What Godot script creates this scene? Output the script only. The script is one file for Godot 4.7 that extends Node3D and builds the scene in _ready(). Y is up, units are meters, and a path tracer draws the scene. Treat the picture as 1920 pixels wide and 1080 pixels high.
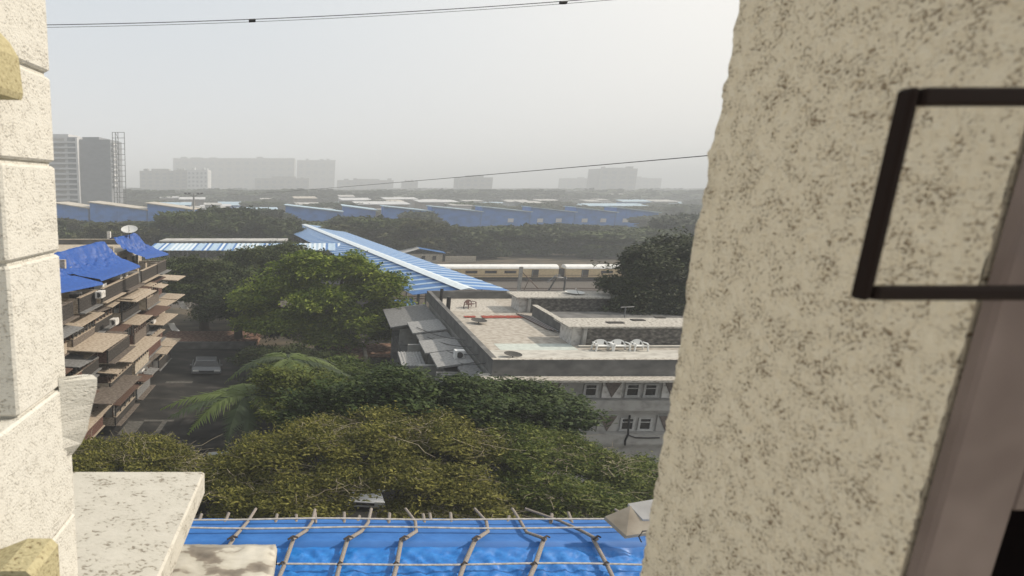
extends Node3D
# Street grid: a = metres across, b = metres away from the window, both walls and streets run along these two directions.
const SH := 0.222
const EYE := 23.0
var M := {}
var used := {}
var rng := RandomNumberGenerator.new()

func P(a: float, y: float, b: float) -> Vector3:
	return Vector3(a + SH * b, y, -b)

func lin(r: float, g: float, b: float, al := 1.0) -> Color:
	return Color(r, g, b, al)

# ---------------------------------------------------------------- mesh collector
class MB:
	var v := PackedVector3Array()
	var n := PackedVector3Array()
	func tri(a: Vector3, b: Vector3, c: Vector3) -> void:
		var m := (c - a).cross(b - a).normalized()
		v.append(a); v.append(b); v.append(c)
		n.append(m); n.append(m); n.append(m)
	func quad(a: Vector3, b: Vector3, c: Vector3, d: Vector3) -> void:
		tri(a, b, c); tri(a, c, d)
	func face_out(pts: Array, mid: Vector3) -> void:
		var m: Vector3 = (pts[2] - pts[0]).cross(pts[1] - pts[0])
		var k: Vector3 = pts[0] - mid
		if m.dot(k) < 0: pts.reverse()
		for i in range(1, pts.size() - 1): tri(pts[0], pts[i], pts[i + 1])
	func loft(lo: Array, hi: Array) -> void:   # a closed solid between two outlines of the same count
		var mid := Vector3.ZERO
		for p in lo: mid += p
		for p in hi: mid += p
		mid /= lo.size() * 2
		var c := lo.size()
		for i in c:
			var j := (i + 1) % c
			face_out([lo[i], lo[j], hi[j], hi[i]], mid)
		face_out(lo.duplicate(), mid); face_out(hi.duplicate(), mid)
	func vtx(a: Vector3, na: Vector3) -> void:
		v.append(a); n.append(na)
	func grid(rows: Array) -> void:   # rows of points, smooth shaded
		var h := rows.size(); var w: int = rows[0].size()
		var nn := []
		for i in h:
			var r := PackedVector3Array()
			for j in w:
				var dx: Vector3 = rows[i][mini(j + 1, w - 1)] - rows[i][maxi(j - 1, 0)]
				var dy: Vector3 = rows[mini(i + 1, h - 1)][j] - rows[maxi(i - 1, 0)][j]
				r.append(dx.cross(dy).normalized())
			nn.append(r)
		for i in h - 1:
			for j in w - 1:
				vtx(rows[i][j], nn[i][j]); vtx(rows[i + 1][j], nn[i + 1][j]); vtx(rows[i + 1][j + 1], nn[i + 1][j + 1])
				vtx(rows[i][j], nn[i][j]); vtx(rows[i + 1][j + 1], nn[i + 1][j + 1]); vtx(rows[i][j + 1], nn[i][j + 1])
	func tube(pts: Array, r0: float, r1: float, sides := 7, wide := 1.0) -> void:
		var k := pts.size()
		var rows := []
		for i in k:
			var d: Vector3 = (pts[mini(i + 1, k - 1)] - pts[maxi(i - 1, 0)]).normalized()
			var s := d.cross(Vector3.UP if absf(d.y) < 0.9 else Vector3.RIGHT).normalized()
			var t := s.cross(d).normalized()
			var rad := lerpf(r0, r1, float(i) / maxi(k - 1, 1))
			var row := []
			for q in sides + 1:
				var an := TAU * q / sides
				var o := (s * cos(an) + t * sin(an)) * rad
				o.x *= wide
				row.append(pts[i] + o)
			rows.append(row)
		grid(rows)
		for e in [0, k - 1]:
			for q in sides: 
				if e == 0: tri(pts[0], rows[0][q + 1], rows[0][q])
				else: tri(pts[e], rows[e][q], rows[e][q + 1])

func box(mb: MB, a0: float, a1: float, y0: float, y1: float, b0: float, b1: float) -> void:
	mb.loft([P(a0, y0, b0), P(a1, y0, b0), P(a1, y0, b1), P(a0, y0, b1)], [P(a0, y1, b0), P(a1, y1, b0), P(a1, y1, b1), P(a0, y1, b1)])

func cbox(mb: MB, a0: float, a1: float, y0: float, y1: float, b0: float, b1: float, c := 0.02) -> void:   # chamfered
	var ring := func(y: float, k: float) -> Array:
		return [P(a0 + k + c, y, b0 + k), P(a1 - k - c, y, b0 + k), P(a1 - k, y, b0 + k + c), P(a1 - k, y, b1 - k - c), P(a1 - k - c, y, b1 - k), P(a0 + k + c, y, b1 - k), P(a0 + k, y, b1 - k - c), P(a0 + k, y, b0 + k + c)]
	var r := [ring.call(y0, c), ring.call(y0 + c, 0.0), ring.call(y1 - c, 0.0), ring.call(y1, c)]
	var mid := P((a0 + a1) / 2, (y0 + y1) / 2, (b0 + b1) / 2)
	for i in 3:
		for q in 8: mb.face_out([r[i][q], r[i][(q + 1) % 8], r[i + 1][(q + 1) % 8], r[i + 1][q]], mid)
	mb.face_out(r[0].duplicate(), mid); mb.face_out(r[3].duplicate(), mid)

func one(a0: float, a1: float, y0: float, y1: float, b0: float, b1: float) -> MB:
	var mb := MB.new(); box(mb, a0, a1, y0, y1, b0, b1); return mb

func rod(pts: Array, r0: float, r1 := -1.0, sides := 6, wide := 1.0) -> MB:
	var mb := MB.new(); mb.tube(pts, r0, r0 if r1 < 0 else r1, sides, wide); return mb

# ---------------------------------------------------------------- nodes
func numbered(nm: String) -> String:
	var k: int = used.get(nm, 0)
	used[nm] = k + 1
	return nm if k == 0 else "%s_%03d" % [nm, k]

func metas(o: Node, label: String, cat: String, group := "", kind := "") -> void:
	if label: o.set_meta("label", label)
	if cat: o.set_meta("category", cat)
	if group: o.set_meta("group", group)
	if kind: o.set_meta("kind", kind)

func thing(nm: String, label: String, cat: String, base: Vector3, group := "") -> Node3D:
	var o := Node3D.new(); o.name = numbered(nm); add_child(o); o.position = base
	metas(o, label, cat, group)
	return o

func base_of(o: Node) -> Vector3:
	var p := Vector3.ZERO
	var k := o
	while k is Node3D and k != self:
		p += (k as Node3D).position
		k = k.get_parent()
	return p

func part(mb: MB, nm: String, m: Material, parent: Node = self, base := Vector3.ZERO, label := "") -> MeshInstance3D:
	var o := MeshInstance3D.new()
	var off := base_of(parent) + base
	var v := mb.v.duplicate()
	for i in v.size(): v[i] -= off
	var arr := []; arr.resize(Mesh.ARRAY_MAX)
	arr[Mesh.ARRAY_VERTEX] = v; arr[Mesh.ARRAY_NORMAL] = mb.n
	var am := ArrayMesh.new(); am.add_surface_from_arrays(Mesh.PRIMITIVE_TRIANGLES, arr)
	o.mesh = am; o.material_override = m
	o.name = numbered(nm) if parent == self else nm
	parent.add_child(o, true); o.position = base
	if label: o.set_meta("label", label)
	return o

func solo(mb: MB, nm: String, m: Material, label: String, cat: String, base: Vector3, group := "") -> MeshInstance3D:
	var o := part(mb, nm, m, self, base); metas(o, label, cat, group); return o

func struct(mb: MB, nm: String, m: Material) -> MeshInstance3D:
	var o := part(mb, nm, m); o.set_meta("kind", "structure"); return o

func copy(o: Node3D, at: Vector3, label := "", sc := Vector3.ONE, turn := 0.0) -> Node3D:
	var c: Node3D = o.duplicate()
	c.name = numbered(String(o.name).rstrip("0123456789").trim_suffix("_"))
	add_child(c); c.position = at; c.scale = sc; c.rotation.y = turn
	if label: c.set_meta("label", label)
	return c

# ---------------------------------------------------------------- materials
func noise_tex(freq: float, oct: int, sd: int, ramp: Gradient = null, kind := FastNoiseLite.TYPE_SIMPLEX_SMOOTH, size := 512, warp := 0.0) -> NoiseTexture2D:
	var fn := FastNoiseLite.new()
	fn.noise_type = kind; fn.frequency = freq; fn.seed = sd
	fn.fractal_type = FastNoiseLite.FRACTAL_FBM if oct > 1 else FastNoiseLite.FRACTAL_NONE
	fn.fractal_octaves = oct
	if warp > 0:
		fn.domain_warp_enabled = true; fn.domain_warp_amplitude = warp; fn.domain_warp_frequency = freq
	var t := NoiseTexture2D.new()
	t.width = size; t.height = size; t.seamless = true; t.noise = fn
	if ramp: t.color_ramp = ramp
	return t

func ramp(stops: Array) -> Gradient:   # [offset, linear colour] pairs
	var g := Gradient.new()
	var o := PackedFloat32Array(); var c := PackedColorArray()
	for s in stops:
		o.append(s[0]); c.append((s[1] as Color).linear_to_srgb())
	g.offsets = o; g.colors = c
	return g

func mk(stops: Array, tile: float, freq := 0.02, oct := 4, rough := 0.9, bump := 0.0, sd := 1, wide := 2.0, spec := 0.3, kind := FastNoiseLite.TYPE_SIMPLEX_SMOOTH, warp := 0.0) -> StandardMaterial3D:
	var m := StandardMaterial3D.new()
	m.albedo_texture = noise_tex(freq, oct, sd, ramp(stops), kind, 512, warp)
	m.uv1_triplanar = true; m.uv1_world_triplanar = true
	m.uv1_scale = Vector3(1.0 / (tile * wide), 1.0 / tile, 1.0 / tile)
	m.roughness = rough; m.metallic_specular = spec
	if bump > 0:
		m.heightmap_enabled = true
		m.heightmap_texture = noise_tex(freq, oct, sd, null, kind, 512, warp)
		m.heightmap_scale = bump
	return m

# rough plaster: small pits of unequal size that crowd together in places, on a slightly uneven ground colour
func plaster(lo: Color, hi: Color, pit: Color, tile: float, freq: float, cut: float, crowd: float, bump: float, sd: int, wide: float, soft := 0.07) -> StandardMaterial3D:
	var sz := 640
	var a := FastNoiseLite.new(); a.seed = sd; a.noise_type = FastNoiseLite.TYPE_SIMPLEX_SMOOTH; a.frequency = freq; a.fractal_octaves = 3; a.fractal_gain = 0.6
	a.domain_warp_enabled = true; a.domain_warp_amplitude = 16; a.domain_warp_frequency = freq
	var c := FastNoiseLite.new(); c.seed = sd + 5; c.noise_type = FastNoiseLite.TYPE_SIMPLEX_SMOOTH; c.frequency = 0.011; c.fractal_octaves = 4
	var A := a.get_seamless_image(sz, sz).get_data(); var Cn := c.get_seamless_image(sz, sz).get_data()
	var out := PackedByteArray(); out.resize(sz * sz * 3)
	var hgt := PackedByteArray(); hgt.resize(sz * sz)
	var l := lo.linear_to_srgb(); var h := hi.linear_to_srgb(); var p := pit.linear_to_srgb()
	for i in sz * sz:
		var n := A[i] / 255.0; var m := Cn[i] / 255.0
		var k := clampf((cut + (0.5 - m) * crowd - n) / soft, 0.0, 1.0)
		var t := m * 0.6 + n * 0.4
		out[i * 3] = int(255 * lerpf(lerpf(l.r, h.r, t), p.r, k)); out[i * 3 + 1] = int(255 * lerpf(lerpf(l.g, h.g, t), p.g, k)); out[i * 3 + 2] = int(255 * lerpf(lerpf(l.b, h.b, t), p.b, k))
		hgt[i] = int(255 * clampf(0.35 + n * 0.5 - k * 0.35, 0, 1))
	var m2 := StandardMaterial3D.new()
	m2.albedo_texture = ImageTexture.create_from_image(Image.create_from_data(sz, sz, false, Image.FORMAT_RGB8, out))
	m2.uv1_triplanar = true; m2.uv1_world_triplanar = true
	m2.uv1_scale = Vector3(1.0 / (tile * wide), 1.0 / tile, 1.0 / tile)
	m2.roughness = 0.95; m2.metallic_specular = 0.15
	m2.heightmap_enabled = true; m2.heightmap_scale = bump
	m2.heightmap_texture = ImageTexture.create_from_image(Image.create_from_data(sz, sz, false, Image.FORMAT_L8, hgt))
	return m2

func flat(c: Color, rough := 0.8, metal := 0.0, spec := 0.4) -> StandardMaterial3D:
	var m := StandardMaterial3D.new()
	m.albedo_color = c.linear_to_srgb(); m.roughness = rough; m.metallic = metal; m.metallic_specular = spec
	return m

func mottle(c: Color, var_ := 0.3, tile := 4.0, rough := 0.9, sd := 1, wide := 2.0) -> StandardMaterial3D:
	var d := Color(c.r * (1 - var_), c.g * (1 - var_), c.b * (1 - var_))
	var l := Color(c.r * (1 + var_ * 0.7), c.g * (1 + var_ * 0.7), c.b * (1 + var_ * 0.7))
	return mk([[0.25, d], [0.5, c], [0.75, l]], tile, 0.015, 5, rough, 0.0, sd, wide)

func leafy(back := Color(0.5, 0.6, 0.2)) -> StandardMaterial3D:
	var m := StandardMaterial3D.new()
	m.albedo_color = Color.WHITE; m.vertex_color_use_as_albedo = true; m.roughness = 0.7; m.metallic_specular = 0.3
	m.backlight_enabled = true; m.backlight = back
	return m

func make_materials() -> void:
	M.pier = plaster(lin(.55, .53, .475), lin(.63, .615, .565), lin(.42, .395, .345), 0.42, 0.075, 0.32, 0.35, 0.4, 5, 1.6, 0.16)  # grey pit tone paints the fine relief shading of the plaster
	M.ledge = plaster(lin(.44, .42, .365), lin(.57, .545, .485), lin(.24, .215, .175), 0.7, 0.06, 0.28, 0.5, 0.2, 9, 1.8, 0.14)
	M.worn = mk([[0.0, lin(.12, .105, .09)], [0.38, lin(.24, .21, .175)], [0.46, lin(.46, .435, .37)], [0.7, lin(.55, .525, .46)], [1.0, lin(.58, .555, .5)]], 0.9, 0.012, 6, 0.95, 0.3, 17, 2.0, 0.2)
	M.olive = mk([[0.0, lin(.12, .09, .05)], [0.2, lin(.18, .14, .08)], [0.3, lin(.36, .32, .19)], [1.0, lin(.46, .41, .26)]], 0.3, 0.05, 3, 0.95, 0.2, 6, 1.5, 0.2)
	M.jamb = plaster(lin(.62, .55, .42), lin(.76, .68, .53), lin(.22, .165, .11), 0.3, 0.085, 0.335, 0.42, 0.3, 12, 1.5, 0.17)
	M.iron = flat(lin(.016, .010, .008), 0.6, 0.0, 0.2)
	M.brown_frame = mk([[0.2, lin(.15, .115, .10)], [0.8, lin(.21, .165, .145)]], 0.6, 0.01, 3, 0.5, 0.0, 3, 1.0)
	M.opening_shade = flat(lin(.004, .003, .003), 0.9, 0.0, 0.05)  # near-black colour stands for the shade inside the sash openings
	M.room = mottle(lin(.6, .55, .47), 0.1, 2.0)
	M.asphalt = mk([[0.2, lin(.018, .017, .016)], [0.5, lin(.026, .025, .023)], [0.62, lin(.03, .029, .027)], [0.8, lin(.05, .045, .04)]], 14.0, 0.012, 6, 0.95, 0.0, 4)
	M.earth = mk([[0.25, lin(.05, .045, .032)], [0.5, lin(.085, .072, .052)], [0.7, lin(.11, .088, .06)]], 30.0, 0.015, 6, 1.0, 0.0, 8)
	M.ballast = mk([[0.2, lin(.06, .052, .045)], [0.5, lin(.1, .088, .076)], [0.8, lin(.15, .13, .11)]], 5.0, 0.05, 5, 1.0, 0.0, 8)
	M.redearth = mk([[0.2, lin(.11, .06, .04)], [0.5, lin(.2, .11, .075)], [0.65, lin(.26, .16, .11)], [0.8, lin(.3, .26, .22)]], 5.0, 0.03, 5, 1.0, 0.0, 18)
	M.mould = mk([[0.15, lin(.10, .098, .094)], [0.42, lin(.125, .122, .116)], [0.6, lin(.14, .136, .13)], [0.85, lin(.175, .17, .162)]], 8.0, 0.012, 5, 0.95, 0.0, 21, 1.6)
	M.hut_dark = mk([[0.1, lin(.05, .046, .042)], [0.4, lin(.085, .079, .072)], [0.62, lin(.12, .112, .10)], [0.9, lin(.22, .205, .18)]], 2.6, 0.016, 6, 0.95, 0.0, 25, 2.0)
	M.terrace = mk([[0.15, lin(.28, .25, .21)], [0.38, lin(.33, .295, .25)], [0.55, lin(.37, .335, .285)], [0.8, lin(.42, .385, .335)]], 6.0, 0.02, 6, 0.95, 0.0, 27, 1.2)
	M.tiles_worn = mk([[0.0, lin(.18, .16, .135)], [0.34, lin(.28, .25, .21)], [0.45, lin(.42, .39, .34)], [0.8, lin(.49, .46, .41)]], 2.2, 0.03, 5, 0.95, 0.0, 29, 2.4)
	M.slab_top = mk([[0.0, lin(.12, .105, .09)], [0.3, lin(.23, .21, .18)], [0.42, lin(.39, .365, .32)], [0.8, lin(.47, .445, .40)]], 2.4, 0.03, 5, 0.95, 0.0, 31, 2.2)
	M.whitewash = mk([[0.1, lin(.34, .32, .285)], [0.45, lin(.43, .41, .365)], [0.8, lin(.48, .46, .41)]], 4.0, 0.012, 5, 0.9, 0.0, 33)
	M.white_wall = mk([[0.1, lin(.3, .285, .26)], [0.4, lin(.50, .48, .45)], [0.8, lin(.6, .58, .55)]], 3.0, 0.012, 6, 0.95, 0.0, 35, 1.5)
	M.facade = mk([[0.1, lin(.23, .225, .21)], [0.4, lin(.31, .30, .28)], [0.7, lin(.36, .35, .33)]], 6.0, 0.014, 5, 0.95, 0.0, 36, 1.4)
	M.chevron = mottle(lin(.13, .105, .092), 0.25, 2.0)
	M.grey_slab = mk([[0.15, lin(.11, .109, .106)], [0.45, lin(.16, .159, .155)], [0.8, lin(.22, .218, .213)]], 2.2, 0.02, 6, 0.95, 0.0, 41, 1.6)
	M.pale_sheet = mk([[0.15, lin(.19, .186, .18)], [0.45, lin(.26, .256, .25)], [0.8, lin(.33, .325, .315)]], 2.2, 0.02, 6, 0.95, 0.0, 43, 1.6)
	M.glass_dark = flat(lin(.012, .013, .015), 0.15, 0.0, 0.5)
	M.window_white = mottle(lin(.40, .395, .38), 0.15, 1.0)
	M.void_ = flat(lin(.02, .018, .016), 0.9)
	M.beige = mk([[0.1, lin(.22, .185, .14)], [0.4, lin(.36, .31, .245)], [0.8, lin(.46, .41, .33)]], 2.5, 0.014, 6, 0.95, 0.0, 45, 2.0)
	M.beige_sheet = mk([[0.1, lin(.17, .13, .095)], [0.4, lin(.34, .28, .215)], [0.8, lin(.45, .385, .305)]], 1.8, 0.02, 6, 0.95, 0.0, 47, 2.0)
	M.brown_sheet = mk([[0.15, lin(.07, .058, .048)], [0.5, lin(.13, .108, .09)], [0.8, lin(.19, .16, .135)]], 2.0, 0.02, 6, 0.9, 0.0, 49, 2.0)
	M.brick_red = mk([[0.15, lin(.06, .03, .024)], [0.5, lin(.11, .058, .045)], [0.8, lin(.17, .1, .08)]], 2.0, 0.02, 6, 0.9, 0.0, 51, 2.0)
	M.dark_board = mk([[0.15, lin(.02, .018, .017)], [0.5, lin(.045, .04, .036)], [0.8, lin(.08, .07, .062)]], 2.0, 0.02, 6, 0.85, 0.0, 53, 2.0)
	M.rust = mk([[0.2, lin(.05, .03, .022)], [0.5, lin(.1, .06, .045)], [0.8, lin(.17, .11, .085)]], 1.0, 0.03, 4, 0.8, 0.0, 55, 1.0)
	M.steel = flat(lin(.2, .2, .2), 0.55, 0.3)
	M.dark_steel = flat(lin(.06, .058, .056), 0.6, 0.2)
	M.tarp = mk([[0.2, lin(.008, .12, .40)], [0.5, lin(.011, .15, .47)], [0.8, lin(.02, .19, .54)]], 0.8, 0.012, 5, 0.45, 0.0, 57, 2.0, 0.5)
	M.tarp_matt = mk([[0.2, lin(.03, .13, .38)], [0.8, lin(.042, .16, .44)]], 1.2, 0.012, 4, 0.6, 0.0, 59, 2.0, 0.4)
	M.tarp_deep = mk([[0.2, lin(.006, .045, .2)], [0.5, lin(.009, .062, .27)], [0.8, lin(.016, .085, .34)]], 1.6, 0.015, 5, 0.5, 0.0, 61, 2.0, 0.4)
	M.bamboo = mk([[0.2, lin(.14, .12, .10)], [0.5, lin(.24, .21, .185)], [0.8, lin(.33, .30, .27)]], 0.25, 0.03, 5, 0.85, 0.0, 63, 1.0)
	M.cord = flat(lin(.05, .04, .035), 0.9)
	M.lath = mottle(lin(.40, .38, .36), 0.25, 0.3)
	M.canopy_blue = mottle(lin(.07, .175, .40), 0.16, 5.0, 0.55, 65)
	M.canopy_white = mottle(lin(.36, .47, .58), 0.12, 5.0, 0.5, 66)
	M.ridge_white = mottle(lin(.60, .66, .70), 0.1, 5.0, 0.5, 67)
	M.shed_blue = mottle(lin(.03, .16, .47), 0.15, 30.0, 0.7, 68)
	M.shed_roof = mottle(lin(.42, .38, .32), 0.2, 20.0, 0.8, 69)
	M.shed_roof_blue = mottle(lin(.36, .47, .55), 0.15, 20.0, 0.8, 70)
	M.coach_cream = mottle(lin(.52, .40, .23), 0.12, 4.0, 0.5, 71)
	M.coach_roof = mottle(lin(.72, .71, .68), 0.08, 6.0, 0.6, 72)
	M.coach_dark = flat(lin(.03, .026, .022), 0.7)
	M.coach_brown = flat(lin(.2, .12, .07), 0.6)
	M.concrete = mottle(lin(.30, .29, .27), 0.2, 4.0)
	M.tower_pale = mottle(lin(.46, .46, .46), 0.08, 20.0)
	M.tower_dark = mottle(lin(.20, .21, .225), 0.1, 30.0, 0.5)
	M.far_grey = mottle(lin(.29, .28, .26), 0.12, 40.0)
	M.far_pale = mottle(lin(.5, .5, .5), 0.1, 40.0)
	M.far_roof = mottle(lin(.40, .39, .37), 0.25, 20.0)
	M.far_brick = mottle(lin(.2, .16, .14), 0.25, 20.0)
	M.bark = mk([[0.2, lin(.035, .028, .022)], [0.5, lin(.07, .056, .045)], [0.8, lin(.12, .1, .08)]], 0.8, 0.03, 5, 0.95, 0.0, 73, 0.7)
	M.twig = mottle(lin(.25, .215, .15), 0.25, 0.6)
	M.leaf = leafy()
	M.leaf_dull = leafy(Color(.3, .35, .15))
	M.car_silver = flat(lin(.42, .43, .44), 0.3, 0.5, 0.5)
	M.car_grey = flat(lin(.11, .115, .12), 0.35, 0.4, 0.5)
	M.car_white = flat(lin(.62, .62, .6), 0.3, 0.0, 0.6)
	M.rubber = flat(lin(.015, .015, .015), 0.9)
	M.lamp_glass = flat(lin(.55, .55, .52), 0.15, 0.0, 0.6)
	M.white_plastic = flat(lin(.68, .68, .66), 0.5)
	M.brown_plastic = flat(lin(.11, .06, .05), 0.55)
	M.red_cloth = mk([[0.2, lin(.15, .03, .02)], [0.5, lin(.25, .05, .032)], [0.8, lin(.34, .09, .06)]], 1.0, 0.03, 4, 0.8, 0.0, 75)
	M.dish = mottle(lin(.07, .066, .06), 0.2, 0.6)
	M.dish_pale = mottle(lin(.5, .5, .48), 0.1, 0.6)
	M.black_plastic = flat(lin(.012, .012, .013), 0.5)
	M.cable = flat(lin(.06, .06, .065), 0.7)
	M.pale_green = mottle(lin(.44, .47, .43), 0.12, 3.0)
	M.marking = mottle(lin(.1, .095, .085), 0.3, 2.0)

# ---------------------------------------------------------------- foliage
func clump(n: int, L: float, W: float, rad: float, sd: int, wide := 1.8) -> Dictionary:   # a handful of leaves, each four corners and two faces
	var r := RandomNumberGenerator.new(); r.seed = sd
	var v := PackedVector3Array(); var nn := PackedVector3Array(); var ix := PackedInt32Array()
	for i in n:
		var c := Vector3(r.randf_range(-1, 1), r.randf_range(-0.6, 0.6), r.randf_range(-1, 1)) * rad
		var d := Vector3(r.randfn(), r.randfn() * 0.45, r.randfn()).normalized()
		var up := Vector3(r.randfn() * 0.55, 1.0, r.randfn() * 0.55).normalized()
		var s := d.cross(up).normalized()
		var k := r.randf_range(0.7, 1.3)
		var p := [c - d * L * 0.5 * k, c + s * W * 0.5 * k + up * W * 0.12, c + d * L * 0.5 * k - up * L * 0.12, c - s * W * 0.5 * k + up * W * 0.12]
		for q in 4: p[q].x *= wide
		var m: Vector3 = (p[2] - p[0]).cross(p[1] - p[3]).normalized()
		var o := v.size()
		for q in 4:
			v.append(p[q]); nn.append(m)
		for q in [0, 1, 2, 0, 2, 3]: ix.append(o + q)
	return {"v": v, "n": nn, "i": ix}

# lobes: [centre, radii] in the tree's own frame; the leaves gather in bunches with gaps between them
func crown(parent: Node3D, nm: String, lobes: Array, n: int, cl: Dictionary, m: Material, s0: float, s1: float, cA: Color, cB: Color, sd: int, low := -0.55, inner := 0.45, bunch := 1.0, gap := 0.0) -> void:
	var r := RandomNumberGenerator.new(); r.seed = sd
	var fz := FastNoiseLite.new(); fz.seed = sd; fz.frequency = 0.42 / bunch; fz.fractal_type = FastNoiseLite.FRACTAL_FBM; fz.fractal_octaves = 2
	var w := []; var tot := 0.0
	for l in lobes:
		var q: Vector3 = l[1]
		var area := pow(q.x * q.y, 0.6) * pow(q.z, 0.6) + 0.2
		w.append(area); tot += area
	var V := PackedVector3Array(); var N := PackedVector3Array(); var C := PackedColorArray(); var I := PackedInt32Array()
	var made := 0; var tries := 0
	var cv: PackedVector3Array = cl.v; var cn: PackedVector3Array = cl.n; var ci: PackedInt32Array = cl.i
	while made < n and tries < n * 6:
		tries += 1
		var pick := r.randf() * tot
		var k := 0
		while k < lobes.size() - 1 and pick > w[k]:
			pick -= w[k]; k += 1
		var d := Vector3(r.randfn(), r.randfn(), r.randfn()).normalized()
		if d.y < low: continue
		var rr := pow(r.randf_range(pow(inner, 3.0), 1.0), 1.0 / 3.0) * (1.0 + 0.15 * r.randfn())
		var o: Vector3 = lobes[k][1]
		var p: Vector3 = lobes[k][0] + d * rr * o
		if rr > 0.7 and fz.get_noise_3d(p.x * 0.6, p.y * 1.5, p.z) < gap: continue
		var deep := false
		for j in lobes.size():
			if j == k: continue
			var e: Vector3 = (p - lobes[j][0]) / lobes[j][1]
			if e.length() < 0.55: deep = true; break
		if deep and r.randf() < 0.8: continue
		var s := r.randf_range(s0, s1)
		var bs := Basis(Vector3.UP, r.randf_range(-0.5, 0.5) + (PI if r.randf() < 0.5 else 0.0)) * Basis(Vector3.RIGHT, r.randf_range(-0.5, 0.5)) * Basis(Vector3.BACK, r.randf_range(-0.3, 0.3))
		var at := V.size()
		V.append_array(Transform3D(bs.scaled(Vector3(s, s * r.randf_range(0.8, 1.2), s)), p) * cv)
		N.append_array(Transform3D(bs, Vector3.ZERO) * cn)
		var t := clampf(0.5 + 0.32 * r.randfn(), 0, 1)
		var c := cA.lerp(cB, t) * r.randf_range(0.75, 1.2)
		c.a = 1.0
		var cc := PackedColorArray(); cc.resize(cv.size()); cc.fill(c); C.append_array(cc)
		for q in ci: I.append(at + q)
		made += 1
	var arr := []; arr.resize(Mesh.ARRAY_MAX)
	arr[Mesh.ARRAY_VERTEX] = V; arr[Mesh.ARRAY_NORMAL] = N; arr[Mesh.ARRAY_COLOR] = C; arr[Mesh.ARRAY_INDEX] = I
	var am := ArrayMesh.new(); am.add_surface_from_arrays(Mesh.PRIMITIVE_TRIANGLES, arr)
	var o2 := MeshInstance3D.new(); o2.mesh = am; o2.material_override = m; o2.name = nm
	parent.add_child(o2, true)

func wiggle(a: Vector3, b: Vector3, n: int, amp: float, r: RandomNumberGenerator) -> Array:
	var out := []
	for i in n + 1:
		var t := float(i) / n
		var p := a.lerp(b, t)
		if i > 0: p += Vector3(r.randfn(), r.randfn() * 0.6, r.randfn()) * amp * sin(PI * minf(t * 0.9 + 0.1, 1.0))
		out.append(p)
	return out

func tree(nm: String, label: String, group: String, base: Vector3, fork: float, lobes: Array, n: int, cl: Dictionary, m: Material, s0: float, s1: float, cA: Color, cB: Color, sd: int, tr := 0.35, twigs := 0, wide := 1.6, low := -0.55, bunch := 1.0, gap := 0.0) -> Node3D:
	var t := thing(nm, label, "tree", base, group)
	var r := RandomNumberGenerator.new(); r.seed = sd + 77
	var top := Vector3(r.randfn() * 0.3, fork, r.randfn() * 0.3)
	var mb := MB.new()
	mb.tube(shift(wiggle(Vector3(0, -0.1, 0), top, 5, tr * 0.5, r), base), tr * 1.25, tr * 0.75, 9, wide)
	part(mb, "trunk", M.bark, t)
	for l in lobes:
		var e: Vector3 = l[0] + Vector3(0, l[1].y * 0.2, 0)
		var rad: float = tr * clampf(0.25 + 0.05 * l[1].length(), 0.25, 0.6)
		var limb := wiggle(top - Vector3(0, 0.2, 0), e, 5, top.distance_to(e) * 0.05, r)
		part(rod(shift(limb, base), rad, rad * 0.3, 6, wide), "limb", M.bark, t)
	if twigs > 0:
		var tw := MB.new()
		for i in twigs:
			var l: Array = lobes[r.randi() % lobes.size()]
			var d := Vector3(r.randfn(), absf(r.randfn()) * 0.8 + 0.1, r.randfn()).normalized()
			var o: Vector3 = l[1]
			var p0: Vector3 = l[0] + d * o * r.randf_range(0.35, 0.8)
			var p1: Vector3 = p0 + Vector3(r.randfn() * 1.1, r.randf_range(-0.15, 0.55), r.randfn() * 0.7) * r.randf_range(0.5, 1.3)
			tw.tube(shift(wiggle(p0, p1, 4, 0.13, r), base), 0.018, 0.007, 3, 1.6)
		var o3 := part(tw, "twigs", M.twig, t); o3.set_meta("kind", "stuff")
	crown(t, "crown", lobes, n, cl, m, s0, s1, cA, cB, sd, low, 0.45, bunch, gap)
	return t

func shift(pts: Array, by: Vector3) -> Array:
	var o := []
	for p in pts: o.append(p + by)
	return o

func lobes_of(list: Array, base: Vector3) -> Array:   # rows of a, y, b, width, height, depth (radii) on the street grid
	var o := []
	for l in list: o.append([P(l[0], l[1], l[2]) - base, Vector3(l[3], l[4], l[5])])
	return o

func frond(base: Vector3, dir: Vector3, L: float, rise: float, droop: float, sd: int, wide: float) -> MB:
	var r := RandomNumberGenerator.new(); r.seed = sd
	var mb := MB.new()
	var n := 16; var pts := []
	for i in n + 1:
		var t := float(i) / n
		var p := dir * (L * t) + Vector3(0, rise * t - droop * t * t, 0)
		pts.append(base + p)
	mb.tube(pts, 0.045, 0.012, 4, 1.5)
	for i in range(2, n + 1):
		var t := float(i) / n
		var tang: Vector3 = (pts[i] - pts[i - 1]).normalized()
		var side := tang.cross(Vector3.UP).normalized()
		var up := side.cross(tang)
		var len_ := L * 0.3 * sin(PI * clampf(t * 0.8 + 0.15, 0, 1)) * r.randf_range(0.85, 1.1)
		for k in 2:
			for s in [-1.0, 1.0]:
				var o: Vector3 = pts[i].lerp(pts[i - 1], k * 0.5)
				var tip: Vector3 = o + (side * s * 0.8 + tang * 0.55 - up * r.randf_range(0.1, 0.5)) * len_ * Vector3(wide, 1, 1)
				var w := tang * 0.1 * (1 + wide * 0.3)
				mb.tri(o - w, o + w, tip)
	return mb

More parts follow.
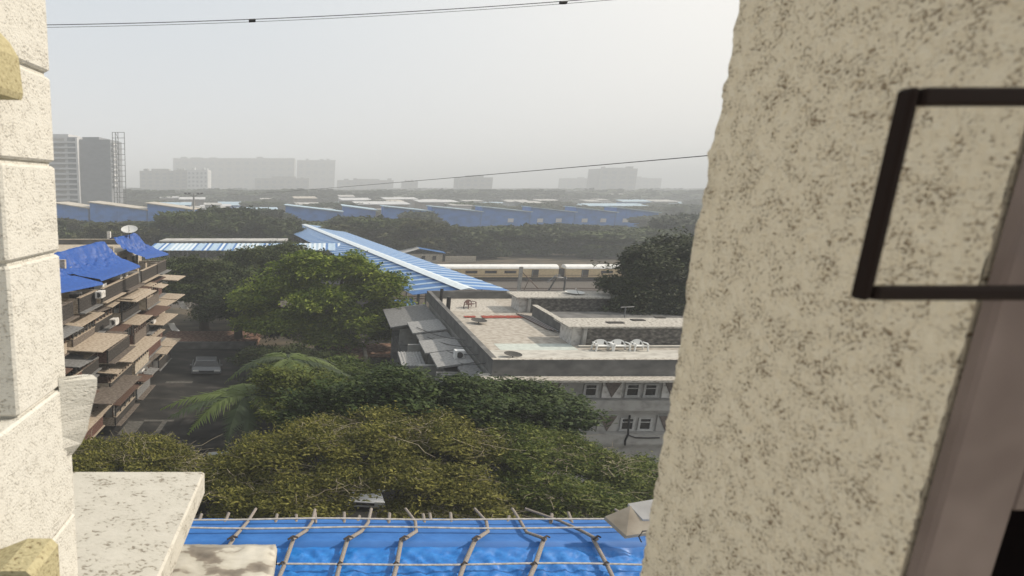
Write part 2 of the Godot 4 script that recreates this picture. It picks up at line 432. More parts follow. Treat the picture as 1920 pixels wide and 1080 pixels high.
# ---------------------------------------------------------------- the window and its building
func build_window() -> void:
	var fn := FastNoiseLite.new(); fn.seed = 3; fn.frequency = 60.0; fn.fractal_octaves = 3
	var fe := FastNoiseLite.new(); fe.seed = 8; fe.frequency = 22.0; fe.fractal_octaves = 4
	# the rough plaster reveal: side face, worn rounded arris, outer face
	var rows := []
	var y := 21.9
	while y < 23.95:
		var row := []
		var bo := 0.802 + fe.get_noise_1d(y) * 0.007 + 0.006 * exp(-pow((y - 23.05) / 0.03, 2)) + 0.01 * exp(-pow((y - 22.9) / 0.09, 2))
		for i in 96:
			var b := lerpf(0.44, bo - 0.02, i / 95.0)
			row.append(P(0.553 + fn.get_noise_2d(b * 2.0, y) * 0.0035, y, b))
		for i in range(1, 7):
			var an := PI / 2 * i / 6.0
			row.append(P(0.553 + 0.02 * (1 - cos(an)) + fn.get_noise_2d(7 + i * 0.02, y) * 0.002, y, bo - 0.02 + 0.02 * sin(an) + fn.get_noise_2d(3 + i * 0.02, y) * 0.002))
		row.append(P(0.9, y, bo)); row.append(P(2.6, y, 0.8))
		rows.append(row); y += 0.0055
	var mb := MB.new(); mb.grid(rows)
	mb.quad(P(0.553, 21.9, 0.44), P(0.553, 23.95, 0.44), P(2.6, 23.95, 0.44), P(2.6, 21.9, 0.44))
	var rv := struct(mb, "wall_reveal", M.jamb)
	rv.set_meta("label", "rough cream plaster window reveal full of brown pits")
	struct(one(0.56, 2.6, 23.95, 26.2, 0.44, 0.8), "wall_upper", M.jamb)
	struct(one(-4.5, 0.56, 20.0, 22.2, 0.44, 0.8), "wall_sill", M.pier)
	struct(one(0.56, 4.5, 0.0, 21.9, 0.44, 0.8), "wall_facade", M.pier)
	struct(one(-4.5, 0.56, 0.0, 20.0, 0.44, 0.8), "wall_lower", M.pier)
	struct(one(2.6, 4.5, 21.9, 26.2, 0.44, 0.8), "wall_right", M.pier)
	struct(one(-4.5, 4.5, 21.3, 21.5, -3.2, 0.44), "floor", M.room)
	# iron grille loop
	var g := thing("iron_grille", "black iron rectangle of a window grille in front of the rough plaster reveal", "grille", P(0.39, 22.92, 0.38))
	var q := MB.new(); cbox(q, 0.389, 0.3955, 22.919, 23.066, 0.374, 0.386, 0.002); part(q, "upright_bar", M.iron, g)
	q = MB.new(); cbox(q, 0.3957, 0.4005, 22.9297, 23.0538, 0.379, 0.386, 0.001); part(q, "inner_strip", M.iron, g)
	q = MB.new(); cbox(q, 0.3957, 0.80, 23.054, 23.0655, 0.372, 0.383, 0.002); part(q, "top_bar", M.iron, g)
	q = MB.new(); cbox(q, 0.3957, 0.80, 22.9195, 22.9295, 0.372, 0.383, 0.002); part(q, "bottom_bar", M.iron, g)
	q = MB.new(); cbox(q, 0.8005, 0.815, 22.919, 23.066, 0.37, 0.395, 0.003); part(q, "upright_bar", M.iron, g)
	# sash
	var s := thing("window_sash", "brown window sash frame with two near-black sheets painted as shaded openings beside the plaster reveal", "window sash", P(0.565, 22.0, 0.42))
	q = MB.new(); cbox(q, 0.5535, 0.62, 22.0, 23.8, 0.425, 0.4385, 0.003); part(q, "stile", M.brown_frame, s)
	q = MB.new(); cbox(q, 0.6205, 1.1, 22.715, 22.795, 0.427, 0.438, 0.003); part(q, "rail", M.brown_frame, s)
	part(one(0.6205, 1.1, 22.0, 22.715, 0.433, 0.4385), "panel", M.opening_shade, s)  # black sheet in place of a deep shaded opening
	part(one(0.6205, 1.1, 22.795, 23.8, 0.433, 0.4385), "panel", M.opening_shade, s)  # upper opening, its dark depth painted on a sheet

func build_pier() -> void:
	var t := thing("plaster_pier", "white rough plaster pier of grooved blocks catching the sun", "pier", P(-1.3, 21.75, 1.35))
	var q: MB
	for r in [[22.442, 22.816], [22.826, 23.054], [23.064, 23.28], [23.292, 24.6]]:
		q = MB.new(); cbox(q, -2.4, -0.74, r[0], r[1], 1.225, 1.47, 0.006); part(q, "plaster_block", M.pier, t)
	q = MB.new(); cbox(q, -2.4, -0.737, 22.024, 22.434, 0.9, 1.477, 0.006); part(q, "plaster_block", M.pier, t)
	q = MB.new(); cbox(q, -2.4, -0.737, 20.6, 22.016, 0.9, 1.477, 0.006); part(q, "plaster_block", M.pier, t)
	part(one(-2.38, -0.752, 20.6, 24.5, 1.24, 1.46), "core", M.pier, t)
	part(one(-2.4, -1.05, 20.6, 24.6, 0.81, 1.22), "bounce_wall", M.pier, t)  # unseen wall added to bounce sunlight onto the window reveal
	var prof := [[-0.737, 22.445], [-0.72, 22.458], [-0.69, 22.463], [-0.664, 22.461], [-0.652, 22.45], [-0.654, 22.42], [-0.668, 22.37], [-0.68, 22.325], [-0.688, 22.285], [-0.708, 22.245], [-0.735, 22.212]]
	q = MB.new()
	var lo := []; var hi := []
	for p in prof:
		lo.append(P(-0.7385, p[1] + 0.01, 1.42)); hi.append(P(p[0], p[1], 1.473))
	q.loft(lo, hi); part(q, "corbel", M.pier, t)
	q = MB.new()
	lo = []; hi = []
	for p in [[-1.3, 23.19], [-0.682, 23.187], [-0.678, 23.2], [-0.683, 23.275], [-0.7, 23.305], [-0.76, 23.37], [-1.3, 23.5]]:
		lo.append(P(p[0], p[1], 1.12)); hi.append(P(p[0], p[1], 1.223))
	q.loft(lo, hi); part(q, "boss", M.olive, t, Vector3.ZERO, "olive plaster boss with a sloping top")
	q = MB.new()
	lo = []; hi = []
	for p in [[-1.3, 21.95], [-0.556, 21.95], [-0.556, 22.235], [-0.57, 22.25], [-0.62, 22.25], [-0.68, 22.225], [-1.3, 21.96]]:
		lo.append(P(p[0], p[1], 0.93)); hi.append(P(p[0], p[1], 1.03))
	q.loft(lo, hi); part(q, "boss", M.olive, t, Vector3.ZERO, "olive plaster boss low on the pier")
	q = MB.new(); cbox(q, -2.4, -0.5, 21.64, 21.75, 0.8, 2.18, 0.008)
	solo(q, "concrete_ledge", M.ledge, "broad white sunshade ledge with grey stains under the plaster pier", "ledge", P(-1.2, 21.64, 1.5))
	var fe := FastNoiseLite.new(); fe.seed = 4; fe.frequency = 9.0; fe.fractal_octaves = 4
	q = MB.new(); var rows := []
	for i in 45:
		var row := []
		var b := lerpf(0.8, 2.172, i / 44.0)
		for j in 40:
			var a := lerpf(-0.9, -0.172, j / 39.0)
			var c: float = minf(1.0, (39 - j) / 2.0) * minf(1.0, (44 - i) / 2.0)
			row.append(P(a + fe.get_noise_2d(b, 5) * 0.008 * float(j == 39), 21.40 - 0.012 * (1 - c) + fe.get_noise_2d(a, b) * 0.006, b))
		row.append(P(-0.168 + fe.get_noise_2d(b * 2.0, 9) * 0.012, 21.36, b)); row.append(P(-0.172, 21.28, b))
		rows.append(row)
	var last := []
	for p in rows[44]: last.append(Vector3(p.x, 21.28, p.z))
	rows.append(last)
	q.grid(rows)
	solo(q, "worn_slab", M.worn, "small weathered slab with flaking whitewash between the ledge and the blue tarpaulin", "slab", P(-0.5, 21.28, 1.5))

func build_tarp_roof() -> void:
	var f1 := FastNoiseLite.new(); f1.seed = 11; f1.frequency = 2.2; f1.fractal_octaves = 4; f1.fractal_type = FastNoiseLite.FRACTAL_RIDGED
	var ht := func(a: float, b: float) -> float:
		var y := 18.5
		if b < 6.05: y = 18.5 - (6.05 - b) * 0.10
		return y
	var mb := MB.new(); var rows := []
	for i in 90:
		var row := []
		var b := lerpf(3.4, 6.055, i / 89.0)
		for j in 260:
			var a := lerpf(-2.6, 7.5, j / 259.0)
			var k := 0.05 * (f1.get_noise_2d(a * 0.9 + b * 0.8, b * 0.35 - a * 0.2) - 0.3) + 0.014 * (f1.get_noise_2d(a * 2.4 - b * 1.2, b * 0.9 + a * 0.6) - 0.3)
			row.append(P(a, ht.call(a, b) - 0.03 + k * clampf((6.06 - b) * 9, 0, 1), b))
		rows.append(row)
	mb.grid(rows)
	solo(mb, "blue_tarpaulin", M.tarp, "crinkled glossy blue tarpaulin under the lashed bamboo poles", "tarpaulin", P(2, 18.2, 5))
	mb = MB.new(); rows = []
	var f2 := FastNoiseLite.new(); f2.seed = 5; f2.frequency = 0.8
	for i in 12:
		var row := []
		var b := lerpf(6.035, 6.59, i / 11.0)
		for j in 90:
			var a := lerpf(-2.6, 7.5, j / 89.0)
			row.append(P(a, 18.512 + f2.get_noise_2d(a, b) * 0.012 - 0.01 * float(i == 11) - 0.055 * float(i == 0), b + 0.02 * f2.get_noise_1d(a * 2) * float(i == 11)))
		rows.append(row)
	mb.grid(rows)
	solo(mb, "blue_tarpaulin", M.tarp_matt, "smooth matt blue tarpaulin strip along the outer edge of the bamboo roof", "tarpaulin", P(2, 18.5, 6.3))
	# bamboo poles running outwards: [near a, knot a, [upper points a, b]]
	var poles := [
		[-0.40, -0.28, [[-0.10, 6.26], [-0.03, 6.45], [0.0, 6.72]]],
		[0.29, 0.43, [[0.62, 6.24], [0.72, 6.42], [0.79, 6.74]]],
		[0.95, 1.14, [[1.34, 6.24], [1.36, 6.45], [1.27, 6.74]]],
		[1.74, 2.06, [[2.28, 6.24], [2.32, 6.45], [2.24, 6.74]]],
		[2.56, 2.95, [[2.78, 6.22], [2.78, 6.45], [2.77, 6.74]]],
		[3.52, 3.60, [[3.52, 6.24], [3.32, 6.46], [2.95, 6.74]]],
		[-1.2, -1.05, [[-0.98, 6.24], [-0.9, 6.45], [-0.83, 6.74]]],
		[4.4, 4.5, [[4.4, 6.3], [4.3, 6.5], [4.2, 6.72]]],
		[5.3, 5.4, [[5.3, 6.3], [5.2, 6.5], [5.2, 6.72]]],
	]
	var nth := ["hidden half by the worn slab edge", "second from the worn slab", "third from the worn slab", "fourth from the worn slab", "fifth from the worn slab", "slanting beside the white board", "crossing the matt blue strip beside the ledge", "lying beyond the white board", "lying beyond the white board"]
	var r := RandomNumberGenerator.new(); r.seed = 21
	for i in poles.size():
		var p: Array = poles[i]
		var t := thing("bamboo_pole", "crooked grey bamboo pole on blue tarpaulin, " + nth[i], "bamboo pole", P(p[1], 18.5, 6.05), "bamboo poles over the tarpaulin")
		var lo := []
		for k in 9:
			var b := lerpf(2.6, 6.1, k / 8.0)
			var w := (b - 5.5) / (6.07 - 5.5)
			lo.append(P(lerpf(p[0], p[1], w) + r.randfn() * 0.012, ht.call(0, minf(b, 6.05)) + 0.05, b))
		part(rod(lo, 0.025, 0.022, 8, 1.2), "lower_cane", M.bamboo, t)
		var up := [P(p[1] + 0.01, 18.59, 6.04)]
		for c in p[2]: up.append(P(c[0], 18.56, c[1]))
		part(rod(up, 0.022, 0.017, 8, 1.2), "upper_cane", M.bamboo, t)
		for k in [2, 4, 6]:
			part(rod([lo[k] - Vector3(0, 0, 0.008), lo[k] + Vector3(0, 0, 0.008)], 0.029, 0.029, 8, 1.2), "node_ring", M.bamboo, t)
		part(rod([P(p[1] - 0.05, 18.6, 6.02), P(p[1] + 0.02, 18.63, 6.05), P(p[1] + 0.07, 18.59, 6.08)], 0.012, 0.012, 5), "lashing", M.cord, t)
	var stubs := [-1.62, -1.55, -1.22, -0.52, -0.25, 0.05, 0.42, 0.62, 1.0, 1.52, 1.66, 1.86, 2.62, 3.2, 3.45]
	for i in stubs.size():
		var a: float = stubs[i]
		solo(rod([P(a - 0.03 + r.randfn() * 0.03, 18.44, 6.35), P(a + r.randfn() * 0.05, 18.52 + r.randf() * 0.04, 6.62 + r.randf() * 0.06)], 0.022, 0.018, 7, 1.2), "bamboo_stub", M.bamboo, "short bamboo end poking out past the outer edge of the blue tarpaulin", "bamboo pole", P(a, 18.46, 6.5), "bamboo ends past the tarpaulin edge")
	var laths := [[6.28, 18.585, "thin pale lath along the inner part of the matt blue strip"], [6.47, 18.58, "thin pale lath nearest the outer edge of the matt blue strip"], [5.66, 18.53, "thin pale lath across the glossy crinkled tarpaulin"], [4.9, 18.46, "thin pale lath low on the crinkled tarpaulin"]]
	for l in laths:
		var pts := []
		for k in 24:
			var a := lerpf(-2.4, 7.0, k / 23.0)
			pts.append(P(a, l[1] + 0.006 * sin(a * 2.3 + l[0] * 9), l[0] + 0.012 * sin(a * 1.7 + l[0] * 5)))
		solo(rod(pts, 0.013, 0.011, 6), "bamboo_lath", M.lath, l[2], "lath", P(2, l[1], l[0]), "laths over the tarpaulin")
		for p in poles:
			var w: float = (l[0] - 5.5) / 0.57
			if l[0] > 6.05: continue
			var a: float = lerpf(p[0], p[1], w)
			solo(rod([P(a - 0.045, l[1] - 0.005, l[0] - 0.012), P(a, l[1] + 0.035, l[0]), P(a + 0.045, l[1] - 0.005, l[0] + 0.012)], 0.011, 0.011, 5), "rope_lashing", M.cord, "dark rope lashing tying a lath to a bamboo pole on the glossy tarpaulin", "rope", P(a, l[1], l[0]), "rope lashings on the tarpaulin")
	var ub := thing("white_board", "tilted white plastic board with a wire handle at the corner of the tarpaulin", "board", P(3.95, 18.6, 6.0))
	var q := MB.new()
	q.loft([P(3.69, 18.83, 6.1), P(4.0, 18.98, 6.1), P(4.5, 18.76, 5.95), P(3.87, 18.70, 5.9)], [P(3.70, 18.87, 6.1), P(4.0, 19.02, 6.1), P(4.5, 18.80, 5.95), P(3.88, 18.74, 5.9)])
	part(q, "board", M.beige, ub)
	q = MB.new()
	q.loft([P(3.98, 19.0, 6.12), P(4.5, 19.1, 6.12), P(4.6, 18.85, 6.0), P(4.12, 18.86, 6.0)], [P(3.98, 19.04, 6.12), P(4.5, 19.14, 6.12), P(4.6, 18.89, 6.0), P(4.12, 18.9, 6.0)])
	part(q, "lid", M.white_wall, ub)
	part(rod([P(4.0, 18.74, 5.78), P(3.97, 18.80, 5.8), P(4.02, 18.86, 5.82), P(4.12, 18.87, 5.82), P(4.2, 18.84, 5.8)], 0.008, 0.008, 5), "handle", M.dark_steel, ub)

# ---------------------------------------------------------------- buildings near by
func window(t: Node3D, a0: float, a1: float, y0: float, y1: float, b: float, mid := true) -> void:   # in a wall that faces the window
	var f := MB.new(); var w := 0.16
	box(f, a0, a0 + w, y0, y1, b - 0.09, b + 0.02); box(f, a1 - w, a1, y0, y1, b - 0.09, b + 0.02)
	box(f, a0 + w, a1 - w, y0, y0 + 0.08, b - 0.088, b + 0.02); box(f, a0 + w, a1 - w, y1 - 0.08, y1, b - 0.088, b + 0.02)
	if mid: box(f, a0 + w, a1 - w, y0 + (y1 - y0) * 0.62, y0 + (y1 - y0) * 0.62 + 0.06, b - 0.08, b + 0.02)
	var o := part(f, "window_frame", M.window_white, t)
	part(one(a0 + w, a1 - w, y0 + 0.08, y1 - 0.08, b - 0.03, b - 0.015), "pane", M.glass_dark, o)
	part(one(a0 - 0.08, a1 + 0.08, y0 - 0.07, y0 - 0.002, b - 0.14, b), "sill", M.window_white, o)

func build_right_block() -> void:
	var t := thing("terrace_building", "low mouldy concrete building with a flat terrace, parapet and two roof huts", "building", P(12.3, 0, 36.4))
	# walls below the terrace
	part(one(12.6, 60, 0, 9.3, 37.0, 62.0), "wall", M.facade, t)
	# parapet
	part(one(12.32, 60, 9.62, 10.8, 36.4, 36.75), "parapet", M.mould, t)
	part(one(12.32, 12.75, 9.62, 10.805, 36.752, 62.3), "parapet", M.mould, t)
	part(one(12.752, 60, 9.9, 10.8, 61.95, 62.3), "parapet", M.mould, t)
	part(one(12.752, 60, 9.3, 9.9, 36.752, 61.948), "terrace_floor", M.terrace, t)
	part(one(12.3, 60, 10.803, 10.845, 36.38, 36.78), "coping", M.tiles_worn, t)
	part(one(12.9, 60, 9.904, 9.915, 37.2, 41.6), "terrace_patch", M.whitewash, t, Vector3.ZERO, "whitewashed strip of terrace floor along the parapet")
	part(one(14.6, 21.0, 9.904, 9.912, 41.6, 43.4), "terrace_patch", M.pale_green, t, Vector3.ZERO, "pale green strip of terrace floor")
	part(one(13.0, 20.0, 9.904, 9.913, 55.2, 61.5), "terrace_patch", M.tiles_worn, t, Vector3.ZERO, "broken white tile floor at the back of the terrace")
	# cornice ledge under the parapet, facing us
	part(one(11.5, 60, 9.44, 9.6, 35.5, 37.0), "cornice", M.tiles_worn, t)
	part(one(11.5, 60, 9.24, 9.438, 36.0, 37.0), "cornice", M.mould, t)
	# two storeys of facade: window, chevron panel, window ...
	for s in 2:
		var y0: float = 7.72 - 2.66 * s
		for k in 5:
			var a: float = 14.6 + 4.4 * k + 0.25 * s * 0.0
			window(t, a + 0.4, a + 1.45, y0 + 0.1, y0 + 1.06, 37.0)
			if k != 1: window(t, a - 0.95, a + 0.15, y0 + 0.1, y0 + 1.06, 37.0)
			var pn := part(one(a + 1.75, a + 4.0 - 1.15 + 0.35, y0, y0 + 1.24, 36.9, 36.998), "chevron_panel", M.facade if s else M.white_wall, t)
			var q := MB.new(); var c := a + 2.48
			q.loft([P(c - 0.62, y0 + 1.22, 36.84), P(c + 0.62, y0 + 1.22, 36.84), P(c, y0 + 0.05, 36.84)], [P(c - 0.62, y0 + 1.22, 36.898), P(c + 0.62, y0 + 1.22, 36.898), P(c, y0 + 0.05, 36.898)])
			part(q, "chevron", M.chevron, pn)
		part(one(12.4, 60, y0 - 0.82, y0 - 0.02, 36.45, 36.99), "sill_band", M.facade, t)
		part(one(12.4, 60, y0 - 1.06, y0 - 0.83, 36.65, 36.99), "drip_band", M.facade, t)
	part(rod([P(23.0, 6.4, 36.8), P(22.95, 5.6, 36.72), P(22.85, 5.05, 36.4), P(22.7, 4.6, 36.38), P(22.75, 4.2, 36.4)], 0.07, 0.06, 7), "drain_pipe", M.black_plastic, t)
	part(rod([P(22.9, 5.0, 36.42), P(23.4, 4.82, 36.4), P(24.4, 4.78, 36.4), P(25.2, 4.8, 36.4)], 0.05, 0.05, 6), "drain_pipe", M.black_plastic, t)
	# roof huts
	hut(t, 21.0, 31.5, 54.8, 57.6, 9.9, 11.42, [20.3, 54.6, 32.2, 57.9], 11.42)
	hut(t, 21.15, 60, 42.75, 45.4, 9.9, 11.46, [20.4, 42.6, 60, 45.6], 11.46)
	# light-well wall between the huts
	part(one(21.6, 21.95, 9.9, 11.0, 45.7, 53.4), "well_wall", M.mould, t)
	part(one(21.5, 22.05, 11.002, 11.05, 45.7, 53.4), "well_coping", M.slab_top, t)
	part(one(22.0, 60, 9.93, 10.35, 45.7, 53.3), "well_roof", M.mould, t)
	part(one(21.96, 60, 9.9, 11.0, 55.3, 55.6) if false else one(34.2, 60, 9.9, 11.2, 55.3, 55.6), "well_wall", M.mould, t)
	# stair ends and plinth line
	part(one(21.3, 60, 9.92, 10.06, 42.2, 42.498), "plinth", M.whitewash, t)
	# annex roofs along the flank, greys darkened for the shade of the parapet
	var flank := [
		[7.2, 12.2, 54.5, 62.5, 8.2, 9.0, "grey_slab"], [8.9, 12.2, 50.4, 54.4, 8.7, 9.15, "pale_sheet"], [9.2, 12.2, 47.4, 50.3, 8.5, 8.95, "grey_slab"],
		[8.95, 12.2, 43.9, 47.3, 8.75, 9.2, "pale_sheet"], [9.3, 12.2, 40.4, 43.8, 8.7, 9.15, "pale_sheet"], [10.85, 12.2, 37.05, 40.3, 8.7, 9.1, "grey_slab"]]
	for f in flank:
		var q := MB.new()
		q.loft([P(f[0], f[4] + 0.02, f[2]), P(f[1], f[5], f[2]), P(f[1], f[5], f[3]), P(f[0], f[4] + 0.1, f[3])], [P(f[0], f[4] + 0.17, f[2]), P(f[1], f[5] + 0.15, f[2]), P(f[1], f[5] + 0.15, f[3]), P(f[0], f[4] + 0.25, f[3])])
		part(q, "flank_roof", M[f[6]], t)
	part(one(10.2, 12.3, 0, 8.2, 37.3, 62.0), "flank_wall", M.mould, t)
	for b in [37.3, 43.0, 49.0, 55.0, 61.0]:
		part(one(8.3, 10.2, 0, 8.1, b, b + 0.3), "flank_pier", M.facade, t)
	for y in [2.6, 5.4]:
		part(one(8.3, 10.18, y, y + 0.9, 37.6, 61.0), "balcony", M.mould, t)
	part(one(9.2, 11.5, 7.2, 8.5, 40.2, 40.36), "flank_screen", M.facade, t)
	window(t, 9.6, 11.3, 7.35, 8.35, 40.2)
	# white ac unit and tin sheet
	var ac := thing("air_conditioner", "white air conditioner unit on the flank roof of the terrace building", "air conditioner", P(11.2, 9.1, 41.6))
	var q2 := MB.new(); cbox(q2, 10.9, 11.75, 9.12, 9.85, 41.6, 42.1, 0.03); part(q2, "case", M.white_plastic, ac)
	part(rod([P(11.3, 9.48, 41.56), P(11.3, 9.48, 41.6)], 0.26, 0.26, 14), "fan_grille", M.dark_steel, ac)
	q2 = MB.new(); var rows := []
	for i in 3:
		var row := []
		for j in 26:
			row.append(P(7.0 + j * 0.085, 7.75 + 0.35 * sin(i * 0.5) + 0.05 * sin(j * 1.9), 44.0 + i * 1.5))
		rows.append(row)
	q2.grid(rows)
	solo(q2, "tin_sheet", M.pale_sheet, "bent grey corrugated tin sheet sticking out beside the flank roofs", "sheet", P(8, 7.7, 45))
	# things on the terrace
	for i in 3:
		chair(P(22.8 + 1.42 * i + (0.15 if i == 2 else 0.0), 9.915, 41.5), M.white_plastic, "white plastic chair with two round gaps in its back beside the dark hut wall", "white chairs in a row on the terrace", 1.28 if i < 2 else 1.05, 0.0)
	chair(P(16.1, 9.915, 57.0), M.brown_plastic, "brown plastic armchair alone on the broken tile floor", "", 1.5, 0.6)
	dish("satellite_dish", P(15.2, 9.915, 50.2), 0.62, M.dish, "dark satellite dish lying low on the bare terrace floor near the red cloth", 0.2, 0.12)
	dish("satellite_dish", P(14.9, 9.915, 39.6), 0.55, M.dish, "dark satellite dish on the whitewashed floor behind the front parapet", 0.2, 0.12)
	for rd in [[14.4, 15.6, 52.4, 53.1, "short crumpled red cloth by the parapet of the terrace"], [16.2, 20.5, 52.2, 53.2, "long red cloth laid across the terrace floor"]]:
		var mb := MB.new(); var rw := []
		var fz := FastNoiseLite.new(); fz.seed = 9; fz.frequency = 0.9
		for i in 9:
			var row := []
			for j in 40:
				var a := lerpf(rd[0], rd[1], j / 39.0)
				row.append(P(a, 9.95 + 0.09 * absf(fz.get_noise_2d(a * 2.0, i * 0.6)), lerpf(rd[2], rd[3], i / 8.0) + 0.15 * fz.get_noise_1d(a)))
			rw.append(row)
		mb.grid(rw)
		solo(mb, "red_cloth", M.red_cloth, rd[4], "cloth", P(rd[0], 9.92, rd[2]))
	for i in 6:
		solo(rod([P(20.2 + 0.12 * i, 9.98 + 0.03 * i, 54.0 - 0.3 * i), P(20.9 + 0.1 * i, 9.98 + 0.03 * i, 47.8 - 0.25 * i)], 0.05, 0.05, 6), "metal_pipe", M.steel if i % 2 else M.rust, "metal pipe in the loose heap beside the light-well wall on the terrace", "pipe", P(20.5, 9.95, 50), "pipes beside the light well")
	solo(rod([P(13.4, 9.9, 59.3), P(13.4, 11.6, 59.3)], 0.13, 0.13, 10, 1.4), "black_post", M.black_plastic, "taller black vent post at the back corner of the terrace", "post", P(13.4, 9.9, 59.3))
	solo(rod([P(13.3, 9.9, 55.2), P(13.3, 11.5, 55.2)], 0.16, 0.16, 10, 1.4), "black_post", M.black_plastic, "black vent post with a pale cap beside the flank parapet of the terrace", "post", P(13.3, 9.9, 55.2))
	for i in 3:
		solo(one(24.2 + i * 2.6, 25.6 + i * 2.3, 11.605, 11.68, 43.6 + i * 0.9, 44.1 + i * 0.9), "loose_board", M.dark_board, ["long dark board left on the slab of the hut behind the white chairs", "dark board beside the long board on the slab above the white chairs", "short dark board at the end of the slab above the white chairs"][i], "board", P(24.2 + i * 2.6, 11.6, 44))
	dish("satellite_dish", P(27.2, 11.52, 56.5), 0.8, M.dish_pale, "pale satellite dish lying flat on the slab of the roof hut under the dark tree", 0.1, 0.1)
	var an := thing("antenna", "small T-shaped aerial standing on the light-well roof", "antenna", P(29.5, 10.35, 50.5))
	part(rod([P(29.5, 10.35, 50.5), P(29.5, 11.5, 50.5)], 0.05, 0.05, 6), "mast", M.steel, an)
	part(rod([P(29.0, 11.45, 50.5), P(30.3, 11.5, 50.5)], 0.04, 0.04, 6), "arm", M.steel, an)
	# cables drooping over the flank
	for i in 4:
		var y0 := 9.6 + 0.2 * i
		var pts := []
		for k in 12:
			var w := k / 11.0
			pts.append(P(lerpf(9.5 + i * 0.4, 12.3, w), lerpf(8.9, 9.9, w) - 0.25 * sin(PI * w) + 0.15, lerpf(52.0 - i * 3.5, 44.0 - i * 2.0, w)))
		solo(rod(pts, 0.035, 0.035, 4), "loose_cable", M.black_plastic, "thin black cable drooping over the flank roofs of the terrace building", "cable", P(10, y0, 48), "cables over the flank roofs")

func hut(t: Node3D, a0: float, a1: float, b0: float, b1: float, y0: float, y1: float, sl: Array, ys: float) -> void:
	part(one(a0 + 0.9, a1, y0, y1, b0, b1), "hut_wall", M.hut_dark, t)
	part(one(a0 - 0.15, a0 + 0.6, y0, y1, b0 + 0.35, b1), "hut_wall", M.white_wall, t, Vector3.ZERO, "whitewashed end wall of a roof hut")
	part(one(a0 + 0.602, a0 + 0.898, y0, y1, b0 - 0.05, b0 + 0.5), "hut_post", M.facade, t)
	part(one(sl[0], sl[2], ys + 0.002, ys + 0.15, sl[1], sl[3]), "hut_slab", M.slab_top, t)

func chair(at: Vector3, m: Material, label: String, group: String, w: float, turn: float) -> void:
	var t := thing("plastic_chair", label, "chair", at, group)
	var h := w * 0.5
	var mb := MB.new()
	mb.loft([at + Vector3(-h * .9, .40, .25), at + Vector3(h * .9, .40, .25), at + Vector3(h * .8, .38, -.25), at + Vector3(-h * .8, .38, -.25)], [at + Vector3(-h * .9, .44, .25), at + Vector3(h * .9, .44, .25), at + Vector3(h * .8, .42, -.25), at + Vector3(-h * .8, .42, -.25)])
	part(mb, "seat", m, t)
	# back: an arched band over a centre panel, gaps on both sides
	mb = MB.new(); var rows := []
	for i in 2:
		var row := []
		for k in 15:
			var an := PI * k / 14.0
			var rr := 1.0 - 0.2 * i
			row.append(at + Vector3(-cos(an) * h * rr, .44 + sin(an) * (.42 - .1 * i), -.27 - .05 * sin(an)))
		rows.append(row)
	mb.grid(rows); 
	var rows2 := []
	for rw in rows:
		var o := []
		for p in rw: o.append(p + Vector3(0, 0, .04))
		rows2.append(o)
	mb.grid(rows2)
	part(mb, "back_band", m, t)
	mb = MB.new()
	mb.loft([at + Vector3(-h * .42, .44, -.28), at + Vector3(h * .42, .44, -.28), at + Vector3(h * .5, .8, -.31), at + Vector3(-h * .5, .8, -.31)], [at + Vector3(-h * .42, .44, -.24), at + Vector3(h * .42, .44, -.24), at + Vector3(h * .5, .8, -.27), at + Vector3(-h * .5, .8, -.27)])
	part(mb, "back_panel", m, t)
	for s in [-1.0, 1.0]:
		part(rod([at + Vector3(s * h * .98, .62, -.25), at + Vector3(s * h * 1.02, .62, .1), at + Vector3(s * h * .98, .58, .26)], .045, .04, 6, 1.8), "armrest", m, t)
		for z in [-.24, .26]:
			part(rod([at + Vector3(s * h * 1.05, 0, z * 1.1), at + Vector3(s * h * .94, .6 if z > 0 else .44, z)], .035, .045, 6, 2.0), "leg", m, t)
	t.rotation.y = turn

func dish(nm: String, at: Vector3, r: float, m: Material, label: String, rise: float, tilt: float) -> void:
	var t := thing(nm, label, "satellite dish", at, "")
	var c := at + Vector3(0, rise, 0)
	var bs := Basis(Vector3.RIGHT, tilt)
	var mb := MB.new(); var rows := []
	for i in 6:
		var row := []
		for k in 21:
			var an := TAU * k / 20.0; var q := r * i / 5.0
			row.append(c + bs * Vector3(cos(an) * q * 1.2, q * q * 0.22 / r, sin(an) * q))
		rows.append(row)
	mb.grid(rows); part(mb, "reflector", m, t)
	part(rod([at, c], .05, .05, 6), "mast", M.dark_steel, t)
	if r < 0.7: return
	part(rod([c + bs * Vector3(0, .05, r * .9), c + bs * Vector3(0, .55, .1)], .025, .025, 5), "arm", M.dark_steel, t)
	part(rod([c + bs * Vector3(0, .5, .1), c + bs * Vector3(0, .62, .08)], .06, .06, 7), "horn", m, t)

